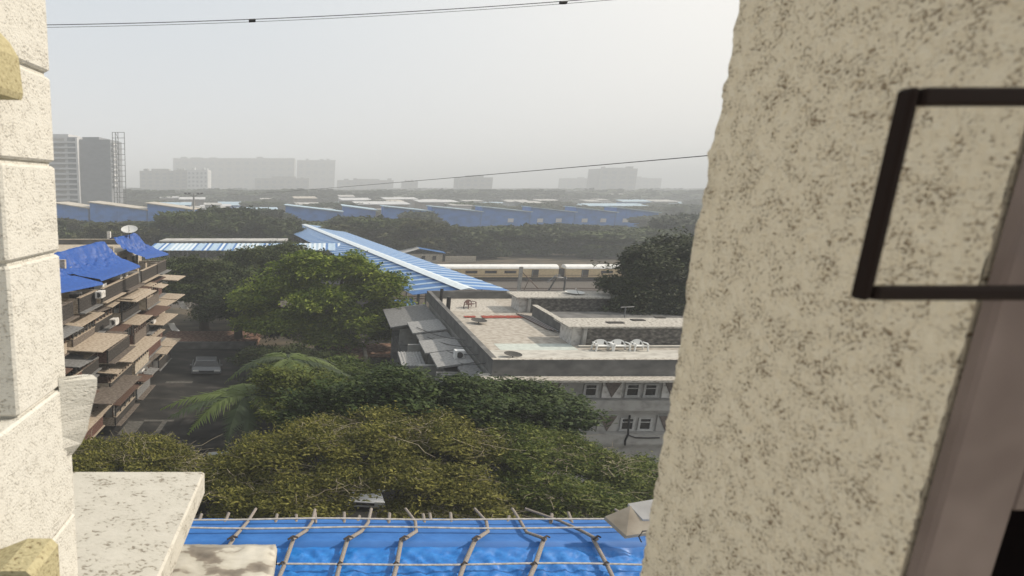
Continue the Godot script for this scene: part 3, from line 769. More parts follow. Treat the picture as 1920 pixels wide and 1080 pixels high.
func build_left_block() -> void:
	var t := thing("balcony_building", "old five-storey flats with crowded added balconies, tin awnings and blue tarpaulins", "building", P(-23, 0, 50))
	part(one(-44, -23.2, 0, 15.6, 30, 66.5), "wall", M.beige, t)
	part(one(-44, -22.9, 15.602, 15.9, 29.8, 66.8), "roof_slab", M.beige, t)
	part(one(-44, -23.6, 15.902, 16.5, 66.3, 66.7), "roof_parapet", M.mould, t)
	part(one(-44, -23.6, 16.502, 16.56, 66.25, 66.75), "coping", M.beige, t)
	part(one(-27.4, -27.0, 16.56, 17.5, 66.3, 66.6), "roof_post", M.white_wall, t)
	for b in [36.0, 45.8, 56.4]:
		part(one(-25.5, -22.7, 15.902, 16.75, b, b + 0.3), "roof_stub_wall", M.beige, t)
	var r := RandomNumberGenerator.new(); r.seed = 40
	var pal := ["dark_board", "brick_red", "beige", "brown_sheet", "grey_slab", "beige_sheet"]
	var bays := [[36.6, 46.2], [46.6, 56.2], [56.8, 65.8]]
	var pick := [[0, 0, 0], [3, 0, 2], [1, 3, 0], [0, 0, 1], [1, 0, 0]]      # parapet colours by floor and bay
	var awn := [["", "", ""], ["brown_sheet", "beige_sheet", "beige_sheet"], ["beige_sheet", "beige_sheet", "grey_slab"], ["grey_slab", "grey_slab", "brown_sheet"], ["beige_sheet", "grey_slab", "brown_sheet"]]
	var out := [[-20.2, -20.0, -20.0], [-20.4, -20.0, -19.6], [-19.8, -19.6, -19.8], [-19.6, -19.4, -19.6], [-19.9, -19.2, -19.8]]
	for k in 5:
		var y := 13.0 - 2.9 * k
		part(one(-23.2, -21.5, y - 0.18, y - 0.02, 36, 66.2), "floor_slab", M.beige, t)
		for j in 6:
			var w0: float = bays[j / 2][0]; var w1: float = bays[j / 2][1]
			var cutb := lerpf(w0, w1, r.randf_range(0.4, 0.6))
			var b0 := w0 if j % 2 == 0 else cutb + r.randf_range(0.0, 0.4); var b1 := cutb if j % 2 == 0 else w1 - r.randf_range(0.0, 0.5)
			var ao: float = out[k][j / 2] + r.randf_range(-1.3, 0.35)
			var y0 := y + r.randf_range(-0.25, 0.2); var ph := r.randf_range(0.55, 1.15)
			var pm: Material = M[pal[pick[k][j / 2]]] if r.randf() < 0.6 else M[pal[r.randi() % 6]]
			if k == 0: ao = out[0][j / 2]; y0 = y; ph = 1.0; pm = M.dark_board
			var bal := part(one(ao, ao + 0.14, y0 - 0.2, y0 + ph, b0, b1), "balcony", pm, t)
			part(one(-23.18, ao - 0.002, y0 - 0.2, y0 + ph - 0.05, b0, b0 + 0.14), "balcony_end", M[["beige", "beige_sheet", "brick_red", "white_wall"][r.randi() % 4]], bal)
			part(one(-23.18, ao - 0.002, y0 - 0.2, y0 + ph - 0.05, b1 - 0.14, b1), "balcony_end", M.beige, bal)
			part(one(-23.18, ao - 0.004, y0 - 0.3, y0 - 0.202, b0, b1), "balcony_floor", M.beige_sheet, bal)
			part(one(ao + 0.142, ao + r.randf_range(0.25, 0.8), y0 - 0.3, y0 - 0.2, b0 - 0.1, b1 + 0.1), "drip_shelf", M[["beige_sheet", "grey_slab", "brown_sheet"][r.randi() % 3]], bal)
			part(one(ao - 0.1, ao + 0.2, y0 + ph + 0.002, y0 + ph + 0.06, b0, b1), "coping", M.beige_sheet if r.randf() < .6 else M.brown_sheet, bal)
			if k > 0:
				var n := 5 + r.randi() % 4
				for q in n:
					var b := lerpf(b0 + 0.15, b1 - 0.15, q / float(n - 1))
					part(one(ao + 0.03, ao + 0.13, y0 + ph + 0.062, y0 + 2.0, b - 0.06, b + 0.06), "grille_bar", M.rust if (k + j) % 2 else M.dark_steel, bal)
				for q in 2:
					part(one(ao + 0.02, ao + 0.12, y0 + ph + 0.3 + q * 0.35, y0 + ph + 0.35 + q * 0.35, b0 + 0.1, b1 - 0.1), "grille_rail", M.dark_steel, bal)
				for q in 5:
					var a := lerpf(-22.8, ao - 0.2, q / 4.0)
					part(one(a, a + 0.1, y0 + ph, y0 + 1.95, b0 + 0.03, b0 + 0.1), "grille_bar", M.rust, bal)
				# awning sheets, each a separate sloping sheet with an edge
				var ns := 1 + r.randi() % 2
				for q in ns:
					var c0 := lerpf(b0 - 0.4, b1 + 0.3, q / float(ns)); var c1 := lerpf(b0 - 0.4, b1 + 0.3, (q + 1) / float(ns)) - 0.06
					var drop := r.randf_range(-0.3, 0.15); var ext := r.randf_range(0.1, 1.5); var twist := r.randf_range(-.18, .18)
					var mb := MB.new()
					mb.loft([P(-23.2, y0 + 2.3, c0), P(ao + ext, y0 + 1.98 + drop, c0), P(ao + ext - twist, y0 + 1.98 + drop + twist, c1), P(-23.2, y0 + 2.3, c1)], [P(-23.2, y0 + 2.38, c0), P(ao + ext, y0 + 2.05 + drop, c0), P(ao + ext - twist, y0 + 2.05 + drop + twist, c1), P(-23.2, y0 + 2.38, c1)])
					part(mb, "awning_sheet", M[["beige_sheet", "beige_sheet", "grey_slab", "brown_sheet", "rust"][r.randi() % 5]], t)
					if r.randf() < 0.5:   # rubble and cloth thrown on top
						var hp := MB.new(); var cc := lerpf(c0, c1, .4)
						hp.loft([P(ao - 1.2, y0 + 2.2, cc - .5), P(ao - .1, y0 + 2.08 + drop * .8, cc - .4), P(ao - .2, y0 + 2.08 + drop * .8, cc + .6), P(ao - 1.3, y0 + 2.2, cc + .5)], [P(ao - 1.0, y0 + 2.45, cc - .2), P(ao - .5, y0 + 2.4, cc - .2), P(ao - .5, y0 + 2.38, cc + .3), P(ao - 1.0, y0 + 2.42, cc + .2)])
						part(hp, "rubbish_heap", M[["beige", "white_wall", "brown_sheet"][r.randi() % 3]], t)
			# room behind: window with frame
			var wf := part(one(-23.19, -23.1, y + 0.3, y + 2.0, b0 + 0.5, b1 - 0.6), "window_frame", M.window_white if r.randf() < .6 else M.rust, t)
			for q in 2:
				var c0 := lerpf(b0 + 0.6, b1 - 0.7, q * 0.5) + 0.05; var c1 := lerpf(b0 + 0.6, b1 - 0.7, q * 0.5 + 0.5) - 0.1
				part(one(-23.098, -23.07, y + 0.45, y + 1.85, c0, c1), "pane", M.glass_dark, wf)
			for q in 2 + r.randi() % 2:   # stored odds and ends on the balcony floor
				var c := lerpf(b0 + 0.3, b1 - 1.0, r.randf())
				part(one(ao - 1.3, ao - 0.5, y0 - 0.1, y0 + r.randf_range(0.8, 1.6), c, c + r.randf_range(.4, .9)), "stored_box", M[["white_wall", "brick_red", "beige_sheet", "dark_board", "white_plastic"][r.randi() % 5]], bal)
	# broad sheets that stick out past the rest
	for w in [[9.7, 41.0, 46.4, -17.9, "beige_sheet"], [6.8, 47.0, 55.6, -17.7, "beige_sheet"], [4.5, 42.6, 49.8, -17.9, "brown_sheet"], [11.9, 50.2, 56.0, -18.3, "beige_sheet"], [7.6, 57.5, 63.0, -18.0, "beige_sheet"]]:
		var q := MB.new()
		q.loft([P(-23.1, w[0] + .45, w[1]), P(w[3], w[0], w[1] + .5), P(w[3] + .3, w[0] + .1, w[2]), P(-23.1, w[0] + .45, w[2])], [P(-23.1, w[0] + .53, w[1]), P(w[3], w[0] + .08, w[1] + .5), P(w[3] + .3, w[0] + .18, w[2]), P(-23.1, w[0] + .53, w[2])])
		part(q, "awning_sheet", M[w[4]], t)
	# washing hung out at the far corner
	for w in [[8.6, 66.6, "white_wall", "pale cloth hanging off a bar at the yard corner of the flats"], [6.9, 62.2, "white_plastic", "white rag hanging from an awning low on the flats"]]:
		var q := MB.new(); var rows := []
		for i in 7:
			var row := []
			for m in 5: row.append(P(-18.9 + m * 0.22 + i * 0.12, w[0] - i * 0.17 - 0.02 * m, w[1] + 0.08 * sin(m * 2.0 + i)))
			rows.append(row)
		q.grid(rows)
		solo(q, "hanging_cloth", M[w[2]], w[3], "cloth", P(-18.5, w[0] - 1.2, w[1]))
	# air conditioners on the balcony fronts
	for p in [[-19.75, 10.35, 47.6], [-19.7, 7.5, 58.2], [-19.8, 13.5, 44.9]]:
		var ac := thing("air_conditioner", ["white air conditioner hung below the middle tarpaulin of the flats", "white air conditioner hung lowest on the flats", "white air conditioner under the tarpaulin beside the plaster pier"][[10.35, 7.5, 13.5].find(p[1])], "air conditioner", P(p[0], p[1], p[2]))
		var q := MB.new(); cbox(q, p[0], p[0] + 0.6, p[1], p[1] + 0.6, p[2], p[2] + 0.85, 0.03); part(q, "case", M.white_wall, ac)
		part(rod([P(p[0] + 0.3, p[1] + 0.3, p[2] - 0.02), P(p[0] + 0.3, p[1] + 0.3, p[2] + 0.02)], 0.22, 0.22, 12), "fan_grille", M.dark_steel, ac)
	# tarpaulins draped from the roof edge over the top balconies
	drape([[-24.6, 17.4, 36.0], [-24.2, 17.4, 42.5], [-19.9, 15.6, 36.0], [-19.7, 14.6, 46.6]], "crumpled blue tarpaulin hanging over the top balcony next to the plaster pier", 71)
	drape([[-24.6, 16.9, 43.6], [-23.4, 17.2, 54.6], [-19.9, 14.9, 46.6], [-19.7, 14.75, 56.0]], "wide blue tarpaulin stretched over the middle top balcony of the flats", 72)
	drape([[-23.6, 17.2, 57.6], [-23.0, 17.3, 62.6], [-19.9, 15.3, 58.3], [-19.4, 14.9, 65.2]], "small blue tarpaulin over the top balcony below the pale dish", 73)
	dish("satellite_dish", P(-22.6, 16.2, 61.0), 0.8, M.dish_pale, "pale satellite dish on a thin mast above the blue tarpaulins", 1.9, 0.5)
	# sagging sunshade sheets sticking out at the far corner
	for s in [[11.3, 65.6, 69.2, "pale asbestos sheet sticking out from the yard corner of the flats, uppermost"], [8.9, 65.4, 68.8, "pale asbestos sheet sticking out from the yard corner of the flats, second down"], [3.4, 63.0, 66.8, "grey sheet sticking out low at the yard corner of the flats"]]:
		var mb := MB.new()
		mb.loft([P(-22.6, s[0] + .3, s[1]), P(-18.6, s[0], s[1] + .4), P(-18.4, s[0] + .05, s[2]), P(-22.6, s[0] + .3, s[2])], [P(-22.6, s[0] + .4, s[1]), P(-18.6, s[0] + .1, s[1] + .4), P(-18.4, s[0] + .15, s[2]), P(-22.6, s[0] + .4, s[2])])
		solo(mb, "sunshade_sheet", M.beige_sheet, s[3], "sheet", P(-20, s[0], s[1]))

func drape(c: Array, label: String, sd: int) -> void:
	var fz := FastNoiseLite.new(); fz.seed = sd; fz.frequency = 0.2; fz.fractal_octaves = 4; fz.fractal_type = FastNoiseLite.FRACTAL_RIDGED
	var mb := MB.new(); var rows := []
	var n := 44
	for i in n:
		var row := []
		var w := i / float(n - 1)
		for j in 60:
			var k := j / 59.0
			var top: Vector3 = P(c[0][0], c[0][1], c[0][2]).lerp(P(c[1][0], c[1][1], c[1][2]), k)
			var bot: Vector3 = P(c[2][0], c[2][1], c[2][2]).lerp(P(c[3][0], c[3][1], c[3][2]), k)
			var p := top.lerp(bot, w)
			p.y -= 0.5 * sin(PI * w) * (0.35 + 0.65 * sin(PI * k)) - 0.55 * exp(-pow((w - 0.12) / 0.12, 2))
			var g := fz.get_noise_2d(k * 22.0 + w * 9.0, w * 10.0 - k * 6.0)
			p.y += (g - 0.2) * 0.42 * sin(PI * minf(w * 1.4 + .06, 1.0))
			if i == n - 1: p.y -= 0.18
			row.append(p)
		rows.append(row)
	mb.grid(rows)
	solo(mb, "blue_tarpaulin", M.tarp_deep, label, "tarpaulin", P(c[2][0], c[2][1], c[2][2]))

# ---------------------------------------------------------------- ground, station, train
func build_ground() -> void:
	var mb := MB.new()
	mb.quad(Vector3(-2600, 0, 60), Vector3(-2600, 0, -5200), Vector3(6000, 0, -5200), Vector3(6000, 0, 60))
	struct(mb, "ground", M.earth)
	mb = MB.new()
	mb.quad(P(-24, 0.005, 20), P(-24, 0.005, 74), P(20, 0.005, 74), P(20, 0.005, 20))
	struct(mb, "road", M.asphalt)
	mb = MB.new()
	mb.quad(P(-90, 0.006, 100), P(-90, 0.006, 146), P(190, 0.006, 146), P(190, 0.006, 100))
	struct(mb, "path_railway_bed", M.ballast)
	for k in 8:
		var b: float = [108.0, 110.4, 117.0, 119.4, 129.6, 132.0, 139.0, 141.4][k]
		solo(one(-90, 190, 0.08, 0.24, b, b + 0.14), "steel_rail", M.rust, ["rail of the track beyond the terrace", "rail of the track before the train", "rail under the cream train", "rail of the track behind the train"][k / 2], "rail", P(0, 0.08, b), "rail pair %d" % (k / 2))
	for m in [[-19.0, 49.6, 46.6, 1.6], [-15.6, 49.6, 46.4, 0.5], [-17.5, 49.9, 49.5, 3.0], [-18.5, 60.6, 60.0, 3.2]]:
		mb = MB.new()
		mb.quad(P(m[0], 0.012, m[2]), P(m[0], 0.012, m[1]), P(m[0] + m[3], 0.012, m[1]), P(m[0] + m[3], 0.012, m[2]))
		struct(mb, "road_marking", M.marking)

func build_yard() -> void:
	var t := thing("garden_wall", "low wall holding a bank of red earth at the end of the yard", "wall", P(-18, 0, 74))
	part(one(-24, -9.5, 0, 1.0, 73.6, 74.0), "wall", M.mould, t)
	part(one(-24, -9.5, 0, 0.92, 74.0, 80), "earth_bank", M.redearth, t)
	t = thing("brick_kiosk", "pair of low sheds with rusty brown roofs behind the green tree", "shed", P(5, 0, 62))
	part(one(1.1, 5.0, 0, 2.75, 60.6, 66), "wall", M.mould, t)
	part(one(5.7, 9.3, 0, 2.9, 61.2, 66), "wall", M.hut_dark, t)
	var mb := MB.new(); box(mb, 0.7, 5.1, 2.76, 2.9, 60.2, 66.2); part(mb, "roof", M.redearth, t)
	mb = MB.new(); box(mb, 5.5, 9.7, 2.92, 3.06, 60.9, 66.2); part(mb, "roof", M.redearth, t)
	part(one(5.15, 5.5, 0, 3.3, 60.4, 66.4), "party_wall", M.beige, t)
	part(one(8.4, 9.2, 0, 2.2, 61.1, 61.18), "door", M.white_wall, t)

func build_station() -> void:
	var t := thing("platform_canopy", "long gabled platform canopy of blue sheets with narrow white strips", "canopy", P(10, 0, 100))
	var at := func(e: Array, s: float) -> Vector3: return P(lerpf(e[0], e[3], s), lerpf(e[1], e[4], s), lerpf(e[2], e[5], s))
	var L := [12.6, 7.95, 73.6, -18.3, 7.95, 203.9]; var K := [18.9, 9.8, 68.6, -7.8, 9.8, 190.0]; var R := [27.0, 8.15, 75.3, 2.6, 8.15, 196.0]
	var n := 40
	var up := Vector3(0, 0.05, 0)
	for i in n:
		var s0 := i / float(n); var s1 := (i + 0.7) / n; var s2 := (i + 1.0) / n
		for side in [[L, K], [K, R]]:
			for w in 2:
				var u0 := s0 if w == 0 else s1; var u1 := s1 if w == 0 else s2
				var h := 0.04 * w
				var p := [at.call(side[0], u0), at.call(side[1], u0), at.call(side[1], u1), at.call(side[0], u1)]
				var mb := MB.new(); var lo := []; var hi := []
				for q in p:
					lo.append(q + Vector3(0, h, 0)); hi.append(q + Vector3(0, h + 0.05, 0))
				mb.loft(lo, hi)
				part(mb, "roof_sheet", M.canopy_blue if w == 0 else M.canopy_white, t)
	var q2 := MB.new()
	var k0: Vector3 = at.call(K, -0.003); var k1: Vector3 = at.call(K, 1.003)
	q2.loft([k0 + Vector3(-1.1, -.05, 0), k0 + Vector3(0, .2, 0), k0 + Vector3(1.1, -.05, 0)], [k1 + Vector3(-1.1, -.05, 0), k1 + Vector3(0, .2, 0), k1 + Vector3(1.1, -.05, 0)])
	part(q2, "ridge_cap", M.ridge_white, t)
	for i in 12:
		var s := (i + 0.4) / 12.0
		for e in [L, R]:
			var p: Vector3 = (at.call(e, s) as Vector3).lerp(at.call(K, s), 0.35)
			part(rod([Vector3(p.x, 0, p.z), p - Vector3(0, 0.1, 0)], 0.16, 0.14, 7, 1.5), "post", M.steel, t)
		part(rod([at.call(L, s) - Vector3(0, .12, 0), at.call(K, s) - Vector3(0, .12, 0), at.call(R, s) - Vector3(0, .12, 0)], 0.08, 0.08, 5), "rafter", M.dark_steel, t)
	var mb2 := MB.new()
	mb2.loft([P(8.0, 6.4, 70.5), P(12.8, 6.9, 71.5), P(12.8, 6.9, 76), P(8.5, 6.4, 76)], [P(8.0, 6.5, 70.5), P(12.8, 7.0, 71.5), P(12.8, 7.0, 76), P(8.5, 6.5, 76)])
	solo(mb2, "blue_sheet_roof", M.canopy_blue, "small blue lean-to roof tucked under the eave of the platform canopy", "roof", P(10, 6.4, 73))
	# cross canopy
	t = thing("side_canopy", "narrow side canopy of short blue and white sheets joining the long canopy", "canopy", P(-20, 0, 126))
	var c := 84
	for i in c:
		var a0 := lerpf(-42, 6.9, i / float(c)); var a1 := lerpf(-42, 6.9, (i + 1.0) / c)
		var white := (i % 3 == 2) or (i / 9) % 3 == 1
		var h := 0.05 * (i % 2)
		var mb := MB.new()
		mb.loft([P(a0, 8.3 + h, 123.6), P(a1, 8.3 + h, 123.6), P(a1, 9.3 + h, 130), P(a0, 9.3 + h, 130)], [P(a0, 8.36 + h, 123.6), P(a1, 8.36 + h, 123.6), P(a1, 9.36 + h, 130), P(a0, 9.36 + h, 130)])
		part(mb, "roof_sheet", M.ridge_white if white and i % 2 else (M.canopy_white if white or i % 2 else M.canopy_blue), t)
	for i in 9:
		part(rod([P(-40 + i * 5.6, 0, 127), P(-40 + i * 5.6, 8.7, 127)], 0.16, 0.16, 6, 1.5), "post", M.steel, t)
		part(rod([P(-40 + i * 5.6, 6.6, 127), P(-38 + i * 5.6, 8.4, 127)], 0.1, 0.1, 5), "brace", M.steel, t)
	t = thing("platform", "station platform with a pale edge and railing under the side canopy", "platform", P(-20, 0, 128))
	part(one(-60, 8, 0, 1.1, 125, 128.5), "deck", M.concrete, t)
	part(one(-44, -27, 1.1, 2.1, 128.2, 128.45), "back_wall", M.far_pale, t)
	part(one(-26, -12, 1.1, 2.1, 128.2, 128.45), "back_wall", M.concrete, t)
	for i in 14: part(one(-58 + i * 4.5, -57.85 + i * 4.5, 1.1, 3.0, 125.2, 125.3), "rail_post", M.dark_steel, t)
	part(one(-58, 6, 2.95, 3.1, 125.18, 125.32), "hand_rail", M.steel, t)
	t = thing("far_platform_roof", "long thin grey platform roof behind the side canopy", "roof", P(-32, 0, 160))
	part(one(-50, -12, 6.7, 7.15, 158.5, 166), "roof", M.far_roof, t)
	for i in 7: part(one(-48 + i * 5.6, -47.7 + i * 5.6, 0, 6.7, 161, 161.3), "post", M.steel, t)
	# little house with a blue roof beyond the train
	t = thing("trackside_hut", "small trackside hut with a pale wall and a sloping blue roof", "hut", P(30, 0, 164))
	part(one(24.5, 36.4, 0, 2.4, 164, 170), "wall", M.beige, t)
	for i in 3: part(one(26.5 + i * 3.4, 27.6 + i * 3.4, 0.6, 1.9, 163.9, 163.998), "window", M.glass_dark, t)
	var mb3 := MB.new()
	mb3.loft([P(29, 4.1, 163.4), P(37.2, 2.7, 163.4), P(37.2, 2.7, 171), P(29, 4.1, 171)], [P(29, 4.25, 163.4), P(37.2, 2.85, 163.4), P(37.2, 2.85, 171), P(29, 4.25, 171)])
	part(mb3, "roof", M.canopy_blue, t)
	mb3 = MB.new()
	mb3.loft([P(23.5, 2.5, 163.4), P(29, 4.1, 163.42), P(29, 4.1, 171), P(23.5, 2.5, 171)], [P(23.5, 2.65, 163.4), P(29, 4.25, 163.42), P(29, 4.25, 171), P(23.5, 2.65, 171)])
	part(mb3, "roof", M.far_roof, t)
	solo(one(37.5, 47, 0, 1.7, 164.5, 164.9), "boundary_wall", M.beige, "pale boundary wall beside the trackside hut", "wall", P(42, 0, 164.7))
	# masts over the tracks
	t = thing("catenary_mast", "grey steel catenary mast with a slanting stay", "mast", P(37.4, 0, 100))
	part(one(37.1, 37.75, 0, 8.0, 100, 100.35), "upright", M.concrete, t)
	part(rod([P(37.7, 7.0, 100.2), P(41.2, 3.7, 100.2)], 0.09, 0.09, 5), "stay", M.rust, t)
	part(rod([P(39.2, 5.6, 100.2), P(38.4, 3.4, 100.2)], 0.07, 0.07, 5), "stay", M.rust, t)
	t = thing("signal_portal", "short dark steel portal with a slanting leg behind the roof hut", "mast", P(44.5, 0, 100))
	part(rod([P(43.0, 0, 100), P(43.0, 3.2, 100), P(44.3, 6.0, 100)], 0.16, 0.14, 6), "slanting_leg", M.dark_steel, t)
	part(rod([P(46.1, 0, 100), P(46.0, 6.2, 100)], 0.17, 0.15, 6), "upright", M.dark_steel, t)
	part(rod([P(43.9, 6.1, 100), P(46.3, 5.8, 100)], 0.12, 0.12, 6), "beam", M.steel, t)
	part(rod([P(42.6, 5.0, 100), P(44.2, 6.5, 100), P(45.0, 6.4, 100)], 0.08, 0.08, 5), "bracket", M.steel, t)

func coach(a0: float, a1: float, label: String, doors: Array, wins: Array) -> void:
	var b := 129.2
	var t := thing("railway_coach", label, "railway coach", P(a0, 0, b + 1.5), "coaches of the cream train")
	var prof := func(pts: Array) -> MB:
		var lo := []; var hi := []
		for p in pts:
			lo.append(P(a0, p[0], b + p[1])); hi.append(P(a1, p[0], b + p[1]))
		var mb := MB.new(); mb.loft(lo, hi); return mb
	part(prof.call([[1.05, 0.05], [1.6, 0.0], [3.15, 0.06], [3.15, 3.1], [1.6, 3.16], [1.05, 3.1]]), "body", M.coach_cream, t)
	part(prof.call([[3.152, 0.0], [3.5, 0.1], [3.8, 0.4], [3.98, 0.9], [4.05, 1.58], [3.98, 2.3], [3.8, 2.75], [3.5, 3.05], [3.152, 3.16]]), "roof", M.coach_roof, t)
	part(one(a0 + 0.4, a1 - 0.4, 0.65, 1.05, b + 0.4, b + 2.8), "underframe", M.coach_dark, t)
	part(one(a0, a1, 1.5, 1.62, b - 0.04, b - 0.012), "waist_stripe", M.coach_brown, t)
	for d in doors:
		var o := part(one(d, d + 1.7, 1.15, 2.95, b - 0.02, b + 0.04), "door", M.coach_dark, t)
		part(one(d + 0.15, d + 0.28, 1.3, 2.8, b - 0.05, b - 0.022), "handle", M.steel, o)
	for w in wins:
		var f := part(one(w, w + 3.0, 2.0, 2.72, b - 0.01, b + 0.05), "window_frame", M.coach_brown, t)
		part(one(w + 0.12, w + 2.88, 2.08, 2.64, b - 0.03, b - 0.011), "pane", M.glass_dark, f)
	for x in [a0 + 3.0, a0 + 8.0, a1 - 8.0, a1 - 3.0]:
		for z in [0.5, 2.6]:
			part(rod([P(x, 0.55, b + z - 0.1), P(x, 0.55, b + z + 0.1)], 0.45, 0.45, 12, 1.8), "wheel", M.coach_dark, t)

func build_train() -> void:
	coach(2.5, 57.6, "cream railway coach with a white roof, passing under the blue canopy", [51.0, 4.5], [34.6, 39.4, 44.2, 29.8, 25.0, 20.0, 15.0])
	coach(59.4, 114.5, "cream railway coach with a white roof half hidden behind the dark tree", [63.3, 110.0], [68.0, 73.0, 78.0, 83.0, 88.0, 93.0])
	solo(one(57.65, 59.35, 1.1, 3.0, 130, 131.6), "gangway", M.coach_dark, "dark gangway bellows between the two cream coaches", "gangway", P(58.5, 1.1, 130.5))

func car(at: Vector3, m: Material, label: String, w: float, turn := 0.0) -> void:
	var t := thing("parked_car", label, "car", at, "")
	var h := w / 2
	var sec := func(x: float, y0: float, y1: float, z0: float, z1: float, tx: float, tz0: float, tz1: float) -> MB:
		var mb := MB.new()
		mb.loft([at + Vector3(-x, y0, z0), at + Vector3(x, y0, z0), at + Vector3(x, y0, z1), at + Vector3(-x, y0, z1)], [at + Vector3(-tx, y1, tz0), at + Vector3(tx, y1, tz0), at + Vector3(tx, y1, tz1), at + Vector3(-tx, y1, tz1)])
		return mb
	part(sec.call(h, .28, .62, 1.95, -1.95, h * .98, 1.9, -1.9), "body", m, t)
	part(sec.call(h * .98, .622, .84, 1.88, -1.9, h * .93, 1.2, -1.8), "bonnet", m, t)
	part(sec.call(h * .9, .842, 1.36, 1.0, -1.7, h * .72, .35, -1.3), "cabin", M.glass_dark, t)
	part(sec.call(h * .73, 1.362, 1.44, .38, -1.32, h * .66, .25, -1.2), "roof", m, t)
	for s in [-1.0, 1.0]:
		part(rod([at + Vector3(s * h * .88, .86, 1.02), at + Vector3(s * h * .71, 1.38, .36)], .05, .05, 5, 1.6), "pillar", m, t)
		part(sec.call(.0, 0, 0, 0, 0, 0, 0, 0) if false else lampbox(at + Vector3(s * h * .72, .6, 1.93), h * .2), "headlight", M.lamp_glass, t)
		var mi := rod([at + Vector3(s * h * .95, .95, .85), at + Vector3(s * h * 1.1, .98, .85)], .09, .09, 6)
		part(mi, "mirror", m, t)
		for z in [1.25, -1.2]:
			var wh := part(rod([at + Vector3(s * h * .82, .32, z), at + Vector3(s * h * .99, .32, z)], .32, .32, 14), "wheel", M.rubber, t)
			part(rod([at + Vector3(s * h * .985, .32, z), at + Vector3(s * h * 1.0, .32, z)], .19, .19, 10), "rim", M.steel, wh)
	part(sec.call(h * .5, .42, .58, 1.965, 1.9, h * .5, 1.965, 1.9), "grille", M.black_plastic, t)
	t.rotation.y = turn

func lampbox(c: Vector3, w: float) -> MB:
	var mb := MB.new()
	mb.loft([c + Vector3(-w, -.07, 0), c + Vector3(w, -.07, 0), c + Vector3(w, -.07, -.1), c + Vector3(-w, -.07, -.1)], [c + Vector3(-w * .9, .08, -.03), c + Vector3(w, .1, -.03), c + Vector3(w, .1, -.1), c + Vector3(-w * .9, .08, -.1)])
	return mb

# ---------------------------------------------------------------- far buildings
func shed(a0: float, y0: float, a1: float, y1: float, b: float, d: float, rm: Material, label: String, wins: Array, group := "") -> void:
	var t := thing("sawtooth_shed", label, "shed", P(a0, 0, b), group)
	var mb := MB.new()
	mb.loft([P(a0, 0, b), P(a1, 0, b), P(a1, y1, b), P(a0, y0, b)], [P(a0, 0, b + d), P(a1, 0, b + d), P(a1, y1, b + d), P(a0, y0, b + d)])
	part(mb, "wall", M.shed_blue, t)
	mb = MB.new()
	mb.loft([P(a0 - 1, y0 + .05, b - 1.2), P(a1 + 1, y1 + .05, b - 1.2), P(a1 + 1, y1 + .05, b + d), P(a0 - 1, y0 + .05, b + d)], [P(a0 - 1, y0 + .5, b - 1.2), P(a1 + 1, y1 + .5, b - 1.2), P(a1 + 1, y1 + .5, b + d), P(a0 - 1, y0 + .5, b + d)])
	part(mb, "roof", rm, t)
	for i in 3:
		var s := (i + 1) / 4.0
		part(one(lerpf(a0, a1, s) - .15, lerpf(a0, a1, s) + .15, 0, lerpf(y0, y1, s) - .1, b - 0.15, b - .01), "wall_rib", M.shed_blue, t)
	for w in wins: part(one(w, w + 3.2, 3.4, 5.5, b - 0.25, b - 0.155), "window", M.far_pale, t)

func build_sheds() -> void:
	var g := "blue sawtooth sheds"
	shed(-152, 14.0, -134.3, 11.0, 300, 16, M.shed_roof, "blue shed with a beige roof, partly hidden by the plaster pier", [], g)
	shed(-133.0, 14.4, -101.4, 10.0, 300, 16, M.shed_roof, "blue shed with a beige roof in front of the tall tower", [], g)
	shed(-100.8, 13.9, -76, 10.2, 300, 16, M.shed_roof, "blue shed with a beige roof beside the lamp mast", [], g)
	shed(-23.5, 12.7, 8.0, 8.9, 300, 14, M.shed_roof_blue, "blue shed with a pale blue roof beyond the end of the platform canopy", [], g)
	shed(9, 12.0, 28, 9.3, 310, 24, M.shed_roof_blue, "low blue shed between the platform canopy and the long row of sheds", [], g)
	var tops := [31.5, 58.5, 86.5, 114.0, 139.0, 162.0, 186.0]
	for i in 6:
		var wins := []
		if i >= 3: wins = [tops[i] + 4.0, tops[i] + 14.5]
		elif i == 2: wins = [tops[i] + 15.0]
		shed(tops[i], 12.1 - 0.12 * i, tops[i + 1] - 0.3, 9.2 - 0.12 * i, 300, 14, M.shed_roof_blue, ["blue shed at the start of the long row, next to the low shed", "second blue shed of the long row", "third blue shed of the long row, one white window", "fourth blue shed of the long row, two white windows", "fifth blue shed of the long row, two white windows", "last blue shed at the end of the long row"][i], wins, g)

